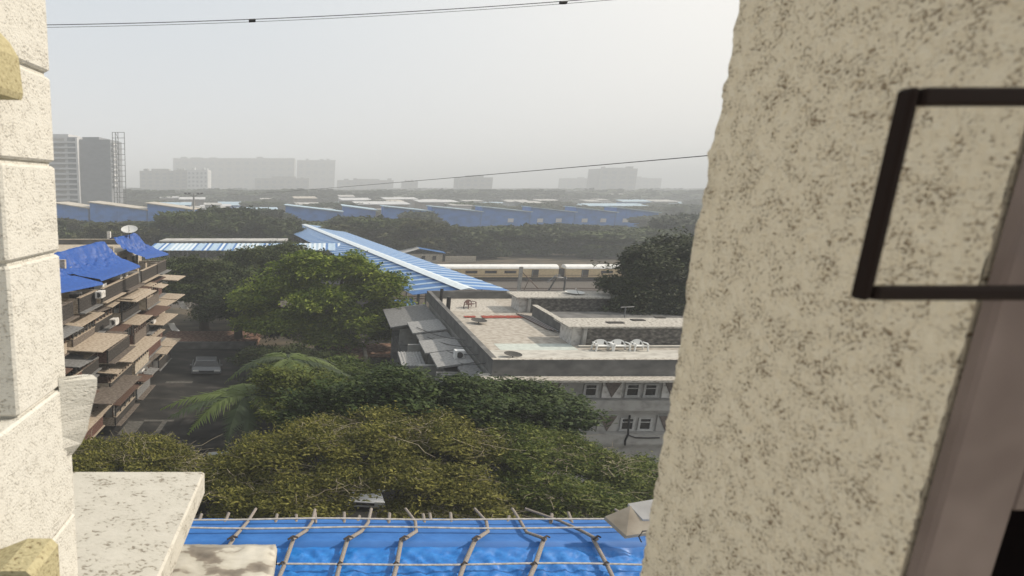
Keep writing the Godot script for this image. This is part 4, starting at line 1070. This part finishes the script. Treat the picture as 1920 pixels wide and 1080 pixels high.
func build_tower() -> void:
	var b := 430.0
	var t := thing("tower_block", "tall grey tower block with banded balconies and a dark blank middle", "tower", P(-195, 0, b))
	part(one(-222, -198, 0, 61.5, b + 1, b + 26), "wall", M.tower_pale, t)
	part(one(-222, -206, 61.502, 63.6, b + 2, b + 22), "roof_house", M.tower_pale, t)
	part(one(-197.9, -173.5, 0, 59.5, b + 2, b + 26), "dark_block", M.tower_dark, t)
	part(one(-196, -183, 59.502, 61.6, b + 4, b + 24), "roof_house", M.tower_dark, t)
	part(one(-199.4, -197.95, 0, 61.0, b - 1.2, b + 3), "corner_fin", M.far_pale, t)
	for k in 14:
		var y := 58.0 - 4.05 * k
		var s := part(one(-221.5, -199.6, y - 1.3, y, b - 0.8, b + 0.99), "balcony_band", M.far_pale, t)
		part(one(-221, -209, y + 0.3, y + 2.2, b + 0.8, b + 0.99), "window", M.far_grey, s)
		part(one(-206.5, -200.2, y + 0.2, y + 2.6, b + 0.7, b + 0.99), "window", M.tower_dark, s)
		if k < 9:
			part(one(-173.4, -171.2, y - 2.4, y - 0.7, b + 3, b + 9), "round_balcony", M.far_pale, t)
	t = thing("hoist_mast", "open steel scaffold mast beside the dark tower block", "scaffold", P(-168, 0, b))
	for a in [-171.0, -168.6, -166.6, -161.6]:
		part(one(a, a + 0.4, 0, 65, b, b + 0.4), "upright", M.dark_steel, t)
	for k in 16:
		part(one(-171, -161.3, 64.6 - 4.2 * k, 64.95 - 4.2 * k, b + 0.41, b + 0.8), "ledger", M.dark_steel, t)
		part(rod([P(-168.4, 64.6 - 4.2 * k, b + 0.2), P(-166.6, 60.6 - 4.2 * k, b + 0.2)], 0.16, 0.16, 4), "brace", M.dark_steel, t)

func slab_block(a0: float, a1: float, h: float, b: float, d: float, m: Material, label: String, floors: int, bays: int, top := 0.0, wm: Material = null) -> void:
	a0 *= 1.05; a1 *= 1.05; b *= 1.05; h = EYE + (h - EYE) * 1.05
	var t := thing("hazy_block", label, "building", P((a0 + a1) / 2, 0, b))
	part(one(a0, a1, 0, h, b, b + d), "wall", m, t)
	if top > 0: part(one(lerpf(a0, a1, .3), lerpf(a0, a1, .75), h + .01, h + top, b + d * .2, b + d * .8), "roof_house", m, t)
	if not wm: wm = M.tower_dark
	var rr := RandomNumberGenerator.new(); rr.seed = int(absf(a0) * 7) + floors
	for k in 5:   # tanks and stair heads along the roof
		var c := lerpf(a0, a1, rr.randf_range(.04, .9)); var cw := (a1 - a0) * rr.randf_range(.02, .07) + 2.0
		part(one(c, c + cw, h + .02, h + rr.randf_range(1.5, 4.5), b + d * .1, b + d * .1 + 8), "roof_tank", m, t)
	for k in floors:
		for j in bays:
			var w := (a1 - a0) / bays
			var fh := h * 0.82 / floors
			part(one(a0 + w * (j + .25), a0 + w * (j + .75), h * .95 - fh * (k + .75), h * .95 - fh * (k + .25), b - 0.3, b - 0.02), "window", wm, t)

func build_far() -> void:
	slab_block(-402, -90, 95, 1400, 60, M.far_grey, "very long hazy slab building behind the white-windowed block", 5, 14, 0)
	slab_block(-88, 16, 94, 1480, 60, M.far_grey, "faint hazy end of the long slab building, barely darker than the sky", 4, 5, 0)
	slab_block(-349, -284, 52, 1000, 40, M.far_grey, "pale hazy block standing left of the banded block, with a roof house".replace("left of", "next to"), 6, 5, 4)
	slab_block(-283, -246, 53, 990, 40, M.far_grey, "hazy block with horizontal bands between two pale blocks", 7, 3, 0)
	slab_block(-243, -208, 51.5, 930, 30, M.far_pale, "small white block with a grid of dark windows in the haze", 6, 5, 0)
	slab_block(500, 568, 56, 1000, 50, M.far_grey, "lone hazy tower above the hazy woods near the plaster reveal", 5, 4, 2)
	slab_block(240, 303, 40, 1000, 40, M.far_grey, "wide hazy block with an open roof frame above the hazy woods", 4, 5, 4)
	slab_block(20, 150, 38, 1250, 40, M.far_grey, "low faint block in the haze with small roof houses", 3, 8, 3)
	slab_block(160, 190, 34, 1150, 40, M.far_grey, "small faint block in the haze between wider ones", 3, 3, 2)
	slab_block(590, 830, 44, 1350, 40, M.far_grey, "long low hazy block with stepped roof houses beside the reveal", 3, 10, 5)
	slab_block(-150, -40, 40, 1100, 30, M.far_grey, "low hazy block in front of the long slab building", 3, 7, 4)
	# roofs of the shanty quarter
	var r := RandomNumberGenerator.new(); r.seed = 60
	var protos := []
	for k in 5:
		var at := P(-160 + 35 * k, 0, 420)
		var w: float = [16.0, 24.0, 12.0, 30.0, 20.0][k]; var h: float = [6.0, 7.0, 9.0, 5.5, 7.5][k]
		var lab: String = ["low grey-roofed house in the hazy quarter beyond the blue sheds", "wide white-roofed house in the hazy quarter beyond the blue sheds", "taller pale house in the hazy quarter beyond the blue sheds", "long blue-roofed shed in the hazy quarter beyond the blue sheds", "brick house with a pale roof in the hazy quarter beyond the blue sheds"][k]
		var t := thing("distant_house", lab, "house", at, "hazy houses beyond the sheds")
		var c := MB.new()
		c.loft([at + Vector3(-w / 2, 0, 5), at + Vector3(w / 2, 0, 5), at + Vector3(w / 2, 0, -5), at + Vector3(-w / 2, 0, -5)], [at + Vector3(-w / 2, h, 5), at + Vector3(w / 2, h, 5), at + Vector3(w / 2, h, -5), at + Vector3(-w / 2, h, -5)])
		part(c, "wall", [M.far_brick, M.far_brick, M.far_pale, M.shed_blue, M.far_brick][k], t)
		c = MB.new()
		c.loft([at + Vector3(-w / 2 - 1, h, 6), at + Vector3(w / 2 + 1, h, 6), at + Vector3(w / 2 + 1, h + 1.2, -6), at + Vector3(-w / 2 - 1, h + 1.2, -6)], [at + Vector3(-w / 2 - 1, h + .4, 6), at + Vector3(w / 2 + 1, h + .4, 6), at + Vector3(w / 2 + 1, h + 1.6, -6), at + Vector3(-w / 2 - 1, h + 1.6, -6)])
		part(c, "roof", [M.far_roof, M.far_pale, M.far_roof, M.shed_roof_blue, M.shed_roof][k], t)
		for j in 3:
			c = MB.new(); var x := -w * .3 + w * .3 * j
			c.loft([at + Vector3(x - 1, h * .4, 5.15), at + Vector3(x + 1, h * .4, 5.15), at + Vector3(x + 1, h * .4, 5.02), at + Vector3(x - 1, h * .4, 5.02)], [at + Vector3(x - 1, h * .75, 5.15), at + Vector3(x + 1, h * .75, 5.15), at + Vector3(x + 1, h * .75, 5.02), at + Vector3(x - 1, h * .75, 5.02)])
			part(c, "window", M.tower_dark, t)
		protos.append(t)
	for i in 95:
		var b := lerpf(395, 950, pow(r.randf(), 1.3))
		var u := r.randf_range(240, 1300)
		var x := (u - 391.0) / 995.0 * b
		copy(protos[r.randi() % 5], Vector3(x, 0, -b), "", Vector3(r.randf_range(.7, 1.6), r.randf_range(.8, 1.5), r.randf_range(.8, 1.4)))

func build_mast_and_wires() -> void:
	var t := thing("lamp_mast", "tall pale lamp mast with four floodlights on cross arms above the trees", "lamp mast", P(-62.4, 0, 250))
	part(rod([P(-62.4, 0, 250), P(-62.4, 20, 250)], 0.45, 0.32, 8, 1.3), "pole", M.concrete, t)
	for s in [-1.0, 1.0]:
		part(rod([P(-62.4, 18.4, 250), P(-62.4 + s * 2.2, 19.6, 250), P(-62.4 + s * 4.0, 19.7, 250)], 0.16, 0.12, 5), "arm", M.steel, t)
		for k in 2:
			var a: float = -62.4 + s * (2.0 + 1.8 * k)
			part(one(a - .6, a + .6, 19.8, 20.3, 249.6, 250.3), "floodlight", M.dark_steel, t)
	var w1 := []; var w2 := []; var w3 := []
	for k in 40:
		var s := k / 39.0
		var sag := -0.35 * 4 * s * (1 - s)
		w1.append(P(lerpf(-10, 13, s), 26.14 + 1.24 * s + sag + 0.19, 12)); w2.append(P(lerpf(-10, 13, s), 26.12 + 1.24 * s + sag + 0.19, 12.1))
	for k in 60:
		var s := k / 59.0
		var q := P(-62.4, 19.9, 250).lerp(P(9.2, 23.75, 12), s)
		q.y -= 3.2 * s * (1 - s)
		w3.append(q)
	solo(rod(w1, 0.008, 0.008, 5), "overhead_cable", M.cable, "upper strand of the thin cable pair crossing the sky", "cable", P(0, 26, 12))
	solo(rod(w2, 0.005, 0.005, 5), "overhead_cable", M.cable, "lower strand of the thin cable pair crossing the sky", "cable", P(0, 26, 12.1))
	for a in [-1.75, 4.75]:
		var s: float = (a + 10.0) / 23.0
		var y: float = 26.33 + 1.24 * s - 1.4 * s * (1 - s)
		solo(rod([P(a - .07, y - 0.02, 12.02), P(a + .07, y - 0.015, 12.02)], 0.035, 0.035, 7), "cable_clamp", M.dark_steel, "small dark clamp on the cable pair in the sky, " + ("near the tower block side" if a < 0 else "near the plaster reveal side"), "clamp", P(a, y, 12))
	solo(rod(w3, 0.011, 0.011, 5), "overhead_cable", M.cable, "long slack cable running from the lamp mast towards the window", "cable", P(9, 23.5, 12))

# ---------------------------------------------------------------- vegetation
func build_trees() -> void:
	var fine := clump(14, 0.30, 0.12, 0.42, 1, 1.7)
	var broad := clump(12, 0.34, 0.16, 0.45, 2, 1.6)
	var small := clump(16, 0.16, 0.07, 0.34, 3, 1.7)
	var big := clump(16, 0.9, 0.42, 1.0, 4, 1.8)
	var base := P(0, 0, 67)
	tree("rain_tree", "big bright green spreading tree in front of the blue platform canopy", "trees in the yard", base, 4.2, lobes_of([
		[-1.5, 12.2, 68, 5.5, 2.3, 3.5], [3.0, 12.6, 67, 4.2, 2.1, 3.5], [6.2, 10.6, 66, 3.8, 2.0, 3.2], [-5.5, 9.6, 68, 4.2, 2.0, 3.5], [0.2, 9.2, 64.5, 5.2, 2.1, 3.2],
		[8.0, 7.6, 65, 3.0, 1.7, 2.8], [-9.0, 8.0, 70, 3.4, 1.8, 3.2], [4.2, 6.6, 64, 4.4, 1.7, 3.0], [-3.4, 6.2, 65.5, 4.6, 1.8, 3.0], [8.3, 5.0, 64.5, 2.6, 1.2, 2.4], [1.0, 4.4, 64, 4.0, 1.3, 2.6], [-8, 5.2, 68, 3.5, 1.6, 3]], base),
		9500, fine, M.leaf, 0.8, 1.6, lin(.075, .115, .014), lin(.215, .25, .03), 101, 0.55, 0, 1.6, -0.55, 1.5, 0.1)
	base = P(-8.5, 0, 90)
	tree("dark_tree", "dark round tree rising behind the bright green tree below the side canopy", "trees in the yard", base, 5, lobes_of([[-8.5, 11.6, 90, 6.0, 2.0, 4], [-13.5, 10, 91, 4.5, 2.2, 4], [-3.5, 10.4, 89, 4.5, 2.0, 4], [-9, 8, 87, 7, 2.5, 4], [-15, 6.5, 89, 5, 2.5, 4]], base), 4200, fine, M.leaf_dull, 1.0, 1.8, lin(.035, .052, .014), lin(.085, .1, .024), 102, 0.5, 0, 1.6, -0.55, 1.6, 0.0)
	base = P(-19, 0, 83)
	tree("dark_tree", "wide dull green tree beside the yard corner of the flats", "trees in the yard", base, 4.4, lobes_of([[-21, 10, 83, 4.8, 1.9, 4], [-26.5, 9.4, 85, 4.5, 2, 4], [-15.5, 8.6, 82, 4.2, 1.9, 3.6], [-19, 7, 80, 6, 2.0, 3.4], [-24, 6.4, 80, 4.5, 1.8, 3], [-13, 6, 80, 4, 1.8, 3]], base), 5200, fine, M.leaf_dull, 0.9, 1.6, lin(.03, .045, .013), lin(.075, .09, .024), 103, 0.5, 0, 1.6, -0.55, 1.6, 0.0)
	base = P(-12.5, 0, 76)
	tree("dark_tree", "shaded tree between the flats and the bright green tree", "trees in the yard", base, 3.4, lobes_of([[-13, 6.6, 76, 4.2, 1.9, 3.5], [-9.5, 4.8, 75, 4, 1.6, 3], [-16, 5.0, 76, 3.2, 1.4, 3], [-6, 3.4, 73, 4, 1.6, 3]], base), 2600, fine, M.leaf_dull, 0.8, 1.4, lin(.022, .034, .011), lin(.055, .07, .02), 104, 0.4)
	base = P(3, 0, 52)
	tree("yard_tree", "low green tree beneath the bright tree, above the brown kiosk roofs", "trees in the yard", base, 2.2, lobes_of([[-2, 4.4, 50, 3.5, 1.5, 2.5], [2.5, 4.6, 51, 3.4, 1.4, 2.5], [6.5, 4.2, 50, 2.8, 1.3, 2.4], [0, 3.2, 48, 4, 1.2, 2.4]], base), 2300, fine, M.leaf, 0.6, 1.1, lin(.045, .07, .014), lin(.1, .13, .024), 105, 0.3)
	base = P(-5, 0, 60)
	tree("yard_tree", "dark leafy thicket under the crown of the bright green tree", "trees in the yard", base, 1.4, lobes_of([[-7, 2.6, 61, 3.2, 1.5, 2.5], [-3, 2.8, 60, 3.4, 1.6, 2.5], [1.5, 2.4, 60, 3.0, 1.4, 2.2], [-5, 1.6, 57.5, 4, 1.1, 2]], base), 2000, fine, M.leaf_dull, 0.6, 1.1, lin(.02, .032, .01), lin(.06, .075, .02), 118, 0.25, 0, 1.6, -0.6, 1.0, 0.05)
	base = P(8, 0, 32)
	tree("mango_tree", "dark glossy-leaved tree against the front of the terrace building", "trees in the yard", base, 4.6, lobes_of([
		[2.2, 9.6, 32, 2.6, 1.3, 2.4], [5.4, 10.4, 31.5, 2.5, 1.2, 2.3], [8.8, 10.2, 31, 2.4, 1.1, 2.2], [12.6, 10.0, 31, 2.2, 1.1, 2.1], [15.2, 9.2, 31.5, 2.0, 0.8, 2.0], [10.6, 8.9, 30, 2.6, 1.0, 2.0], [6.8, 8.7, 30, 2.8, 1.1, 2.0], [3.0, 8.0, 30.5, 2.8, 1.1, 2.0], [13.6, 8.3, 30, 2.4, 0.8, 1.8], [-0.4, 8.2, 33, 2.2, 1.2, 2.2], [9.5, 7.4, 29.5, 3, .9, 1.8]], base),
		6200, broad, M.leaf, 0.55, 0.95, lin(.02, .036, .011), lin(.06, .085, .02), 106, 0.42, 0, 1.6, -0.55, 0.9, 0.1)
	base = P(-3.5, 0, 40)
	tree("yard_tree", "yellowish green tree between the palm and the dark glossy tree", "trees in the yard", base, 3.2, lobes_of([[-3.2, 7.4, 41, 2.6, 1.2, 2.2], [0, 7.2, 40, 2.6, 1.3, 2.2], [-1.5, 6.0, 38.5, 3.2, 1.2, 2], [2.2, 6.4, 39, 2.4, 1.2, 2]], base), 1800, broad, M.leaf, 0.5, 0.95, lin(.05, .068, .013), lin(.13, .145, .026), 107, 0.28, 0, 1.6, -0.55, 0.8, 0.12)
	var yA := lin(.055, .06, .013); var yB := lin(.23, .21, .05)
	var rows := [
		["straggly yellow-green tree with bare twigs next to the concrete ledge", -1.5, [[-4.6, 6.9, 27, 1.9, 1.1, 2], [-2.6, 7.8, 27.5, 2.0, 1.2, 2], [0.2, 8.8, 28, 2.2, 1.2, 2], [-0.8, 7.0, 25.5, 2.3, 1.1, 1.8], [-3.2, 5.8, 25.5, 2.2, 0.9, 1.6], [1.4, 7.6, 26, 1.8, 1.0, 1.7], [-1.2, 5.6, 24.4, 2.4, .9, 1.5]]],
		["straggly yellow-green tree with bare twigs in front of the dark glossy tree", 6.0, [[3.8, 9.2, 28, 2.2, 1.1, 2], [6.4, 9.2, 28, 2.2, 1.1, 2], [4.6, 7.9, 26, 2.2, 1.1, 1.8], [8.4, 8.6, 28, 2.0, 1.1, 1.9], [7.2, 7.4, 26, 2.2, 1.1, 1.7], [6.0, 6.2, 24.6, 2.4, 0.9, 1.5], [8.6, 6.2, 25, 2.0, .9, 1.5]]],
		["green twiggy tree reaching towards the white board, beside the plaster reveal", 13.0, [[11.0, 8.5, 28, 2.2, 1.1, 2], [13.6, 7.9, 28, 2.1, 1.1, 2], [16.2, 7.2, 28, 2.0, 1.0, 1.9], [18.6, 6.4, 28, 2.0, 1.0, 1.8], [11.8, 7.0, 26, 2.1, 1.1, 1.7], [14.8, 6.2, 26, 2.2, 1.0, 1.6], [17.4, 5.4, 26.2, 2.0, .9, 1.6], [12.6, 5.8, 25, 2.2, .9, 1.5]]]]
	for i in 3:
		base = P(rows[i][1], 0, 27)
		var green := 0.35 if i == 2 else 0.0
		tree("twiggy_tree", rows[i][0], "yellow-green trees below the tarpaulin", base, 3.6, lobes_of(rows[i][2], base), 7600, small, M.leaf, 0.6, 1.15, yA.lerp(lin(.05, .085, .016), green * 2), yB.lerp(lin(.11, .15, .03), green * 1.6), 110 + i, 0.26, 1000, 1.6, -0.4, 0.8, 0.12)
	base = P(-11.5, 0, 32)
	tree("twiggy_tree", "low yellow-green bush beside the foot of the flats", "yellow-green trees below the tarpaulin", base, 2.6, lobes_of([[-14.5, 5.4, 32, 2.2, 1.0, 2], [-11.6, 5.9, 32, 2.2, 1.0, 2], [-9.0, 5.4, 31.5, 1.9, .9, 1.8], [-12.6, 4.4, 30, 2.6, .9, 1.6], [-16.6, 4.8, 32, 1.8, .9, 1.6], [-9.6, 4.2, 30, 2.2, .8, 1.5]], base), 5200, small, M.leaf, 0.6, 1.15, yA, yB, 114, 0.2, 800, 1.6, -0.4, 0.8, 0.12)
	base = P(35, 0, 56)
	tree("dark_tree", "dark tree overhanging the terrace end of the roof hut, beside the reveal", "trees in the yard", base, 7, lobes_of([[34.5, 14.6, 56, 3.6, 2.2, 3], [38.5, 15.4, 57, 4, 2.4, 3], [32.2, 12.6, 55, 2.6, 1.5, 2.6], [35.5, 12.0, 54.5, 4.2, 1.8, 2.6], [39.5, 12.5, 55, 4, 2.2, 2.8], [32.6, 11.0, 54, 3.2, 1.2, 2.2], [37.0, 10.2, 53.5, 4, 1.4, 2.2]], base), 5200, fine, M.leaf_dull, 0.7, 1.3, lin(.018, .026, .01), lin(.05, .06, .02), 116, 0.5, 0, 1.6, -0.55, 1.3, 0.14)
	# palms
	palm(P(-5.8, 0, 41), 6.0, 4.6, "coconut palm with drooping fronds beside the yard", 201, 16)
	palm(P(-3.0, 0, 47), 7.2, 4.0, "coconut palm behind the other palm, half hidden in the yard tree", 202, 12)
	palm(P(-7.0, 0, 36.5), 2.6, 3.0, "short young palm at the foot of the tall palm", 203, 10)
	# belt of trees beyond the tracks
	var protos := []
	for k in 4:
		var at := P(-30 + 20 * k, 0, 215)
		var r := RandomNumberGenerator.new(); r.seed = 300 + k
		var ls := []
		for j in 8:
			var an := TAU * j / 8.0 + r.randf()
			ls.append([Vector3(cos(an) * r.randf_range(4, 9), r.randf_range(6.0, 11.5), sin(an) * r.randf_range(2, 4.5)), Vector3(r.randf_range(4, 6.5), r.randf_range(1.6, 2.6), r.randf_range(2.6, 4))])
		ls.append([Vector3(0, 11.2, 0), Vector3(6, 2.4, 4)]); ls.append([Vector3(0, 5, 2), Vector3(10, 2.6, 4)]); ls.append([Vector3(2, 2.4, 3), Vector3(11, 2.2, 3)])
		protos.append(tree("belt_tree", ["dense dull green tree in the belt beyond the tracks", "loose olive tree in the belt beyond the tracks", "dark low tree in the belt beyond the tracks", "broad green tree in the belt beyond the tracks"][k], "belt of trees beyond the tracks", at, 4.5, ls, 1500, big, M.leaf_dull, 0.8, 1.5, [lin(.03, .042, .016), lin(.045, .05, .02), lin(.02, .03, .014), lin(.035, .05, .016)][k], [lin(.06, .075, .026), lin(.085, .085, .034), lin(.045, .06, .024), lin(.07, .09, .026)][k], 310 + k, 0.6, 0, 1.6, -0.55, 3.5, -0.02))
	var r2 := RandomNumberGenerator.new(); r2.seed = 77
	var skyline := func(u: float) -> float:
		if u < 350: return 412.0
		if u < 525: return 394.0
		if u < 650: return 410.0
		if u < 820: return 402.0
		if u < 1225: return 424.0
		return 402.0
	var spots := []
	for row in [[178, 16], [205, 16], [235, 18], [268, 18]]:
		for i in row[1]:
			spots.append([lerpf(60, 1420, (i + r2.randf_range(-.3, .3) + .5) / row[1]), row[0] + r2.randf_range(-8, 8)])
	for i in spots.size():
		var u: float = spots[i][0]; var b: float = spots[i][1]
		var top: float = EYE - (skyline.call(u) + r2.randf_range(-4, 12) - 350.0) / 995.0 * b
		var sc := clampf(top / 13.4, 0.22, 1.2)
		if top < 3: continue
		var at := Vector3((u - 391.0) / 995.0 * b, 0, -b)
		var s3 := Vector3(r2.randf_range(.75, 1.1) * (1 if r2.randf() < .5 else -1), sc, r2.randf_range(.8, 1.1))
		s3.x = absf(s3.x)
		if i < 4:
			protos[i].position = at; protos[i].scale = s3
		else: copy(protos[r2.randi() % 4], at, "", s3)
	# trees among the hazy houses
	for i in 70:
		var b := lerpf(345, 900, pow(r2.randf(), 1.2))
		var u := r2.randf_range(80, 1400)
		copy(protos[r2.randi() % 4], Vector3((u - 391.0) / 995.0 * b, 0, -b), "hazy tree among the small houses beyond the blue sheds", Vector3(r2.randf_range(1.0, 2.0), r2.randf_range(.45, .85), 1.4)).set_meta("group", "trees among the hazy houses")
	# wooded horizon
	var hc := clump(18, 5.5, 3.2, 5.0, 9, 1.8)
	var ha := []; ha.resize(Mesh.ARRAY_MAX)
	ha[Mesh.ARRAY_VERTEX] = hc.v; ha[Mesh.ARRAY_NORMAL] = hc.n; ha[Mesh.ARRAY_INDEX] = hc.i
	var hm := ArrayMesh.new(); hm.add_surface_from_arrays(Mesh.PRIMITIVE_TRIANGLES, ha)
	var mm := MultiMesh.new(); mm.transform_format = MultiMesh.TRANSFORM_3D; mm.use_colors = true; mm.mesh = hm
	var cnt := 12000
	mm.instance_count = cnt
	for i in cnt:
		var b := lerpf(620, 3600, pow(r2.randf(), 1.7))
		var x := r2.randf_range(-0.5, 1.8) * b
		var hgt := 5.0 + 7.0 * absf(sin(x * 0.013 + b * 0.01)) + r2.randf_range(-3, 4)
		mm.set_instance_transform(i, Transform3D(Basis(Vector3.UP, r2.randf_range(-.6, .6)).scaled(Vector3.ONE * r2.randf_range(.8, 1.6)), Vector3(x, hgt, -b)))
		mm.set_instance_color(i, Color(.04, .05, .022) * r2.randf_range(.6, 1.5))
	var fw := MultiMeshInstance3D.new(); fw.multimesh = mm; fw.material_override = M.leaf_dull; fw.name = "far_woodland"
	add_child(fw); metas(fw, "hazy woods fading into the haze below the horizon", "woodland", "", "stuff")

func palm(at: Vector3, h: float, L: float, label: String, sd: int, n: int) -> void:
	var t := thing("coconut_palm", label, "palm", at, "palms in the yard")
	var r := RandomNumberGenerator.new(); r.seed = sd
	var top := at + Vector3(r.randfn() * .3, h, r.randfn() * .3)
	part(rod(wiggle(at - Vector3(0, .1, 0), top, 6, .08, r), .2, .13, 9, 1.7), "trunk", M.bark, t)
	for i in n:
		var an := TAU * i / n + r.randf_range(-.15, .15)
		var d := Vector3(cos(an) * 1.55, 0, sin(an))
		var rise := r.randf_range(.25, 1.0) * L * .6
		part(frond(top, d, L * r.randf_range(.8, 1.05), rise, rise + L * r.randf_range(.15, .6), sd + i, 1.3), "frond", M.palm if r.randf() < .6 else M.palm_dark, t)

func _ready() -> void:
	var cam := Camera3D.new(); cam.name = "camera"; add_child(cam)
	cam.position = Vector3(0, EYE, 0); cam.rotation_degrees = Vector3(-10.8, 0, 0)
	var ca := CameraAttributesPhysical.new()
	ca.frustum_near = 0.05; ca.frustum_far = 12000; ca.frustum_focal_length = 24; ca.exposure_aperture = 7.0; ca.frustum_focus_distance = 40
	cam.attributes = ca
	cam.projection = Camera3D.PROJECTION_FRUSTUM
	cam.near = 0.05; cam.far = 12000
	cam.size = 0.05 * 1080 / 995.0
	cam.frustum_offset = Vector2(0.05 * (960 - 391) / 995.0, 0)
	var e := Environment.new()
	e.tonemap_mode = Environment.TONE_MAPPER_LINEAR
	e.tonemap_exposure = 1.0
	e.background_mode = Environment.BG_SKY
	e.sky = Sky.new()
	var sm := ProceduralSkyMaterial.new(); e.sky.sky_material = sm
	sm.sky_top_color = Color(.77, .82, .87); sm.sky_horizon_color = Color(.90, .90, .895); sm.sky_curve = 0.25
	sm.ground_horizon_color = Color(.8, .8, .8); sm.ground_bottom_color = Color(.5, .5, .5)
	sm.sun_angle_max = 100; sm.sun_curve = 0.6
	sm.energy_multiplier = 1.08
	e.fog_enabled = true; e.fog_density = 0.00105; e.fog_light_color = Color(.965, .98, .99)
	e.sdfgi_enabled = true; e.ssao_enabled = true; e.ssil_enabled = true
	var we := WorldEnvironment.new(); we.environment = e; we.name = "world_environment"; add_child(we)
	var sun := DirectionalLight3D.new(); sun.name = "sun"; add_child(sun)
	sun.light_energy = 1.5; sun.light_angular_distance = 1.0; sun.light_color = Color(1, .96, .90); sun.shadow_enabled = true
	sun.look_at_from_position(Vector3.ZERO, -Vector3(1.0, .76, -.05))
	make_materials()
	M.palm = flat(lin(.075, .1, .022), .6); M.palm.backlight_enabled = true; M.palm.backlight = Color(.4, .5, .2)
	M.palm_dark = flat(lin(.03, .045, .014), .6)
	build_ground()
	build_window()
	build_pier()
	build_right_block()
	build_left_block()
	build_station()
	build_train()
	build_sheds()
	build_tower()
	build_far()
	build_trees()
	build_tarp_roof()
	build_yard()
	car(P(-14.6, 0.02, 64.5), M.car_grey, "silver car parked in the shade at the end of the yard", 3.7)
	car(P(-7.6, 0.02, 39.4), M.car_white, "pale car glimpsed under the twigs beside the concrete ledge", 3.0, 0.1)
	car(P(3.2, 0.02, 36.6), M.car_silver, "grey car glimpsed beneath the yellow-green trees", 3.2, -0.1)
	build_mast_and_wires()
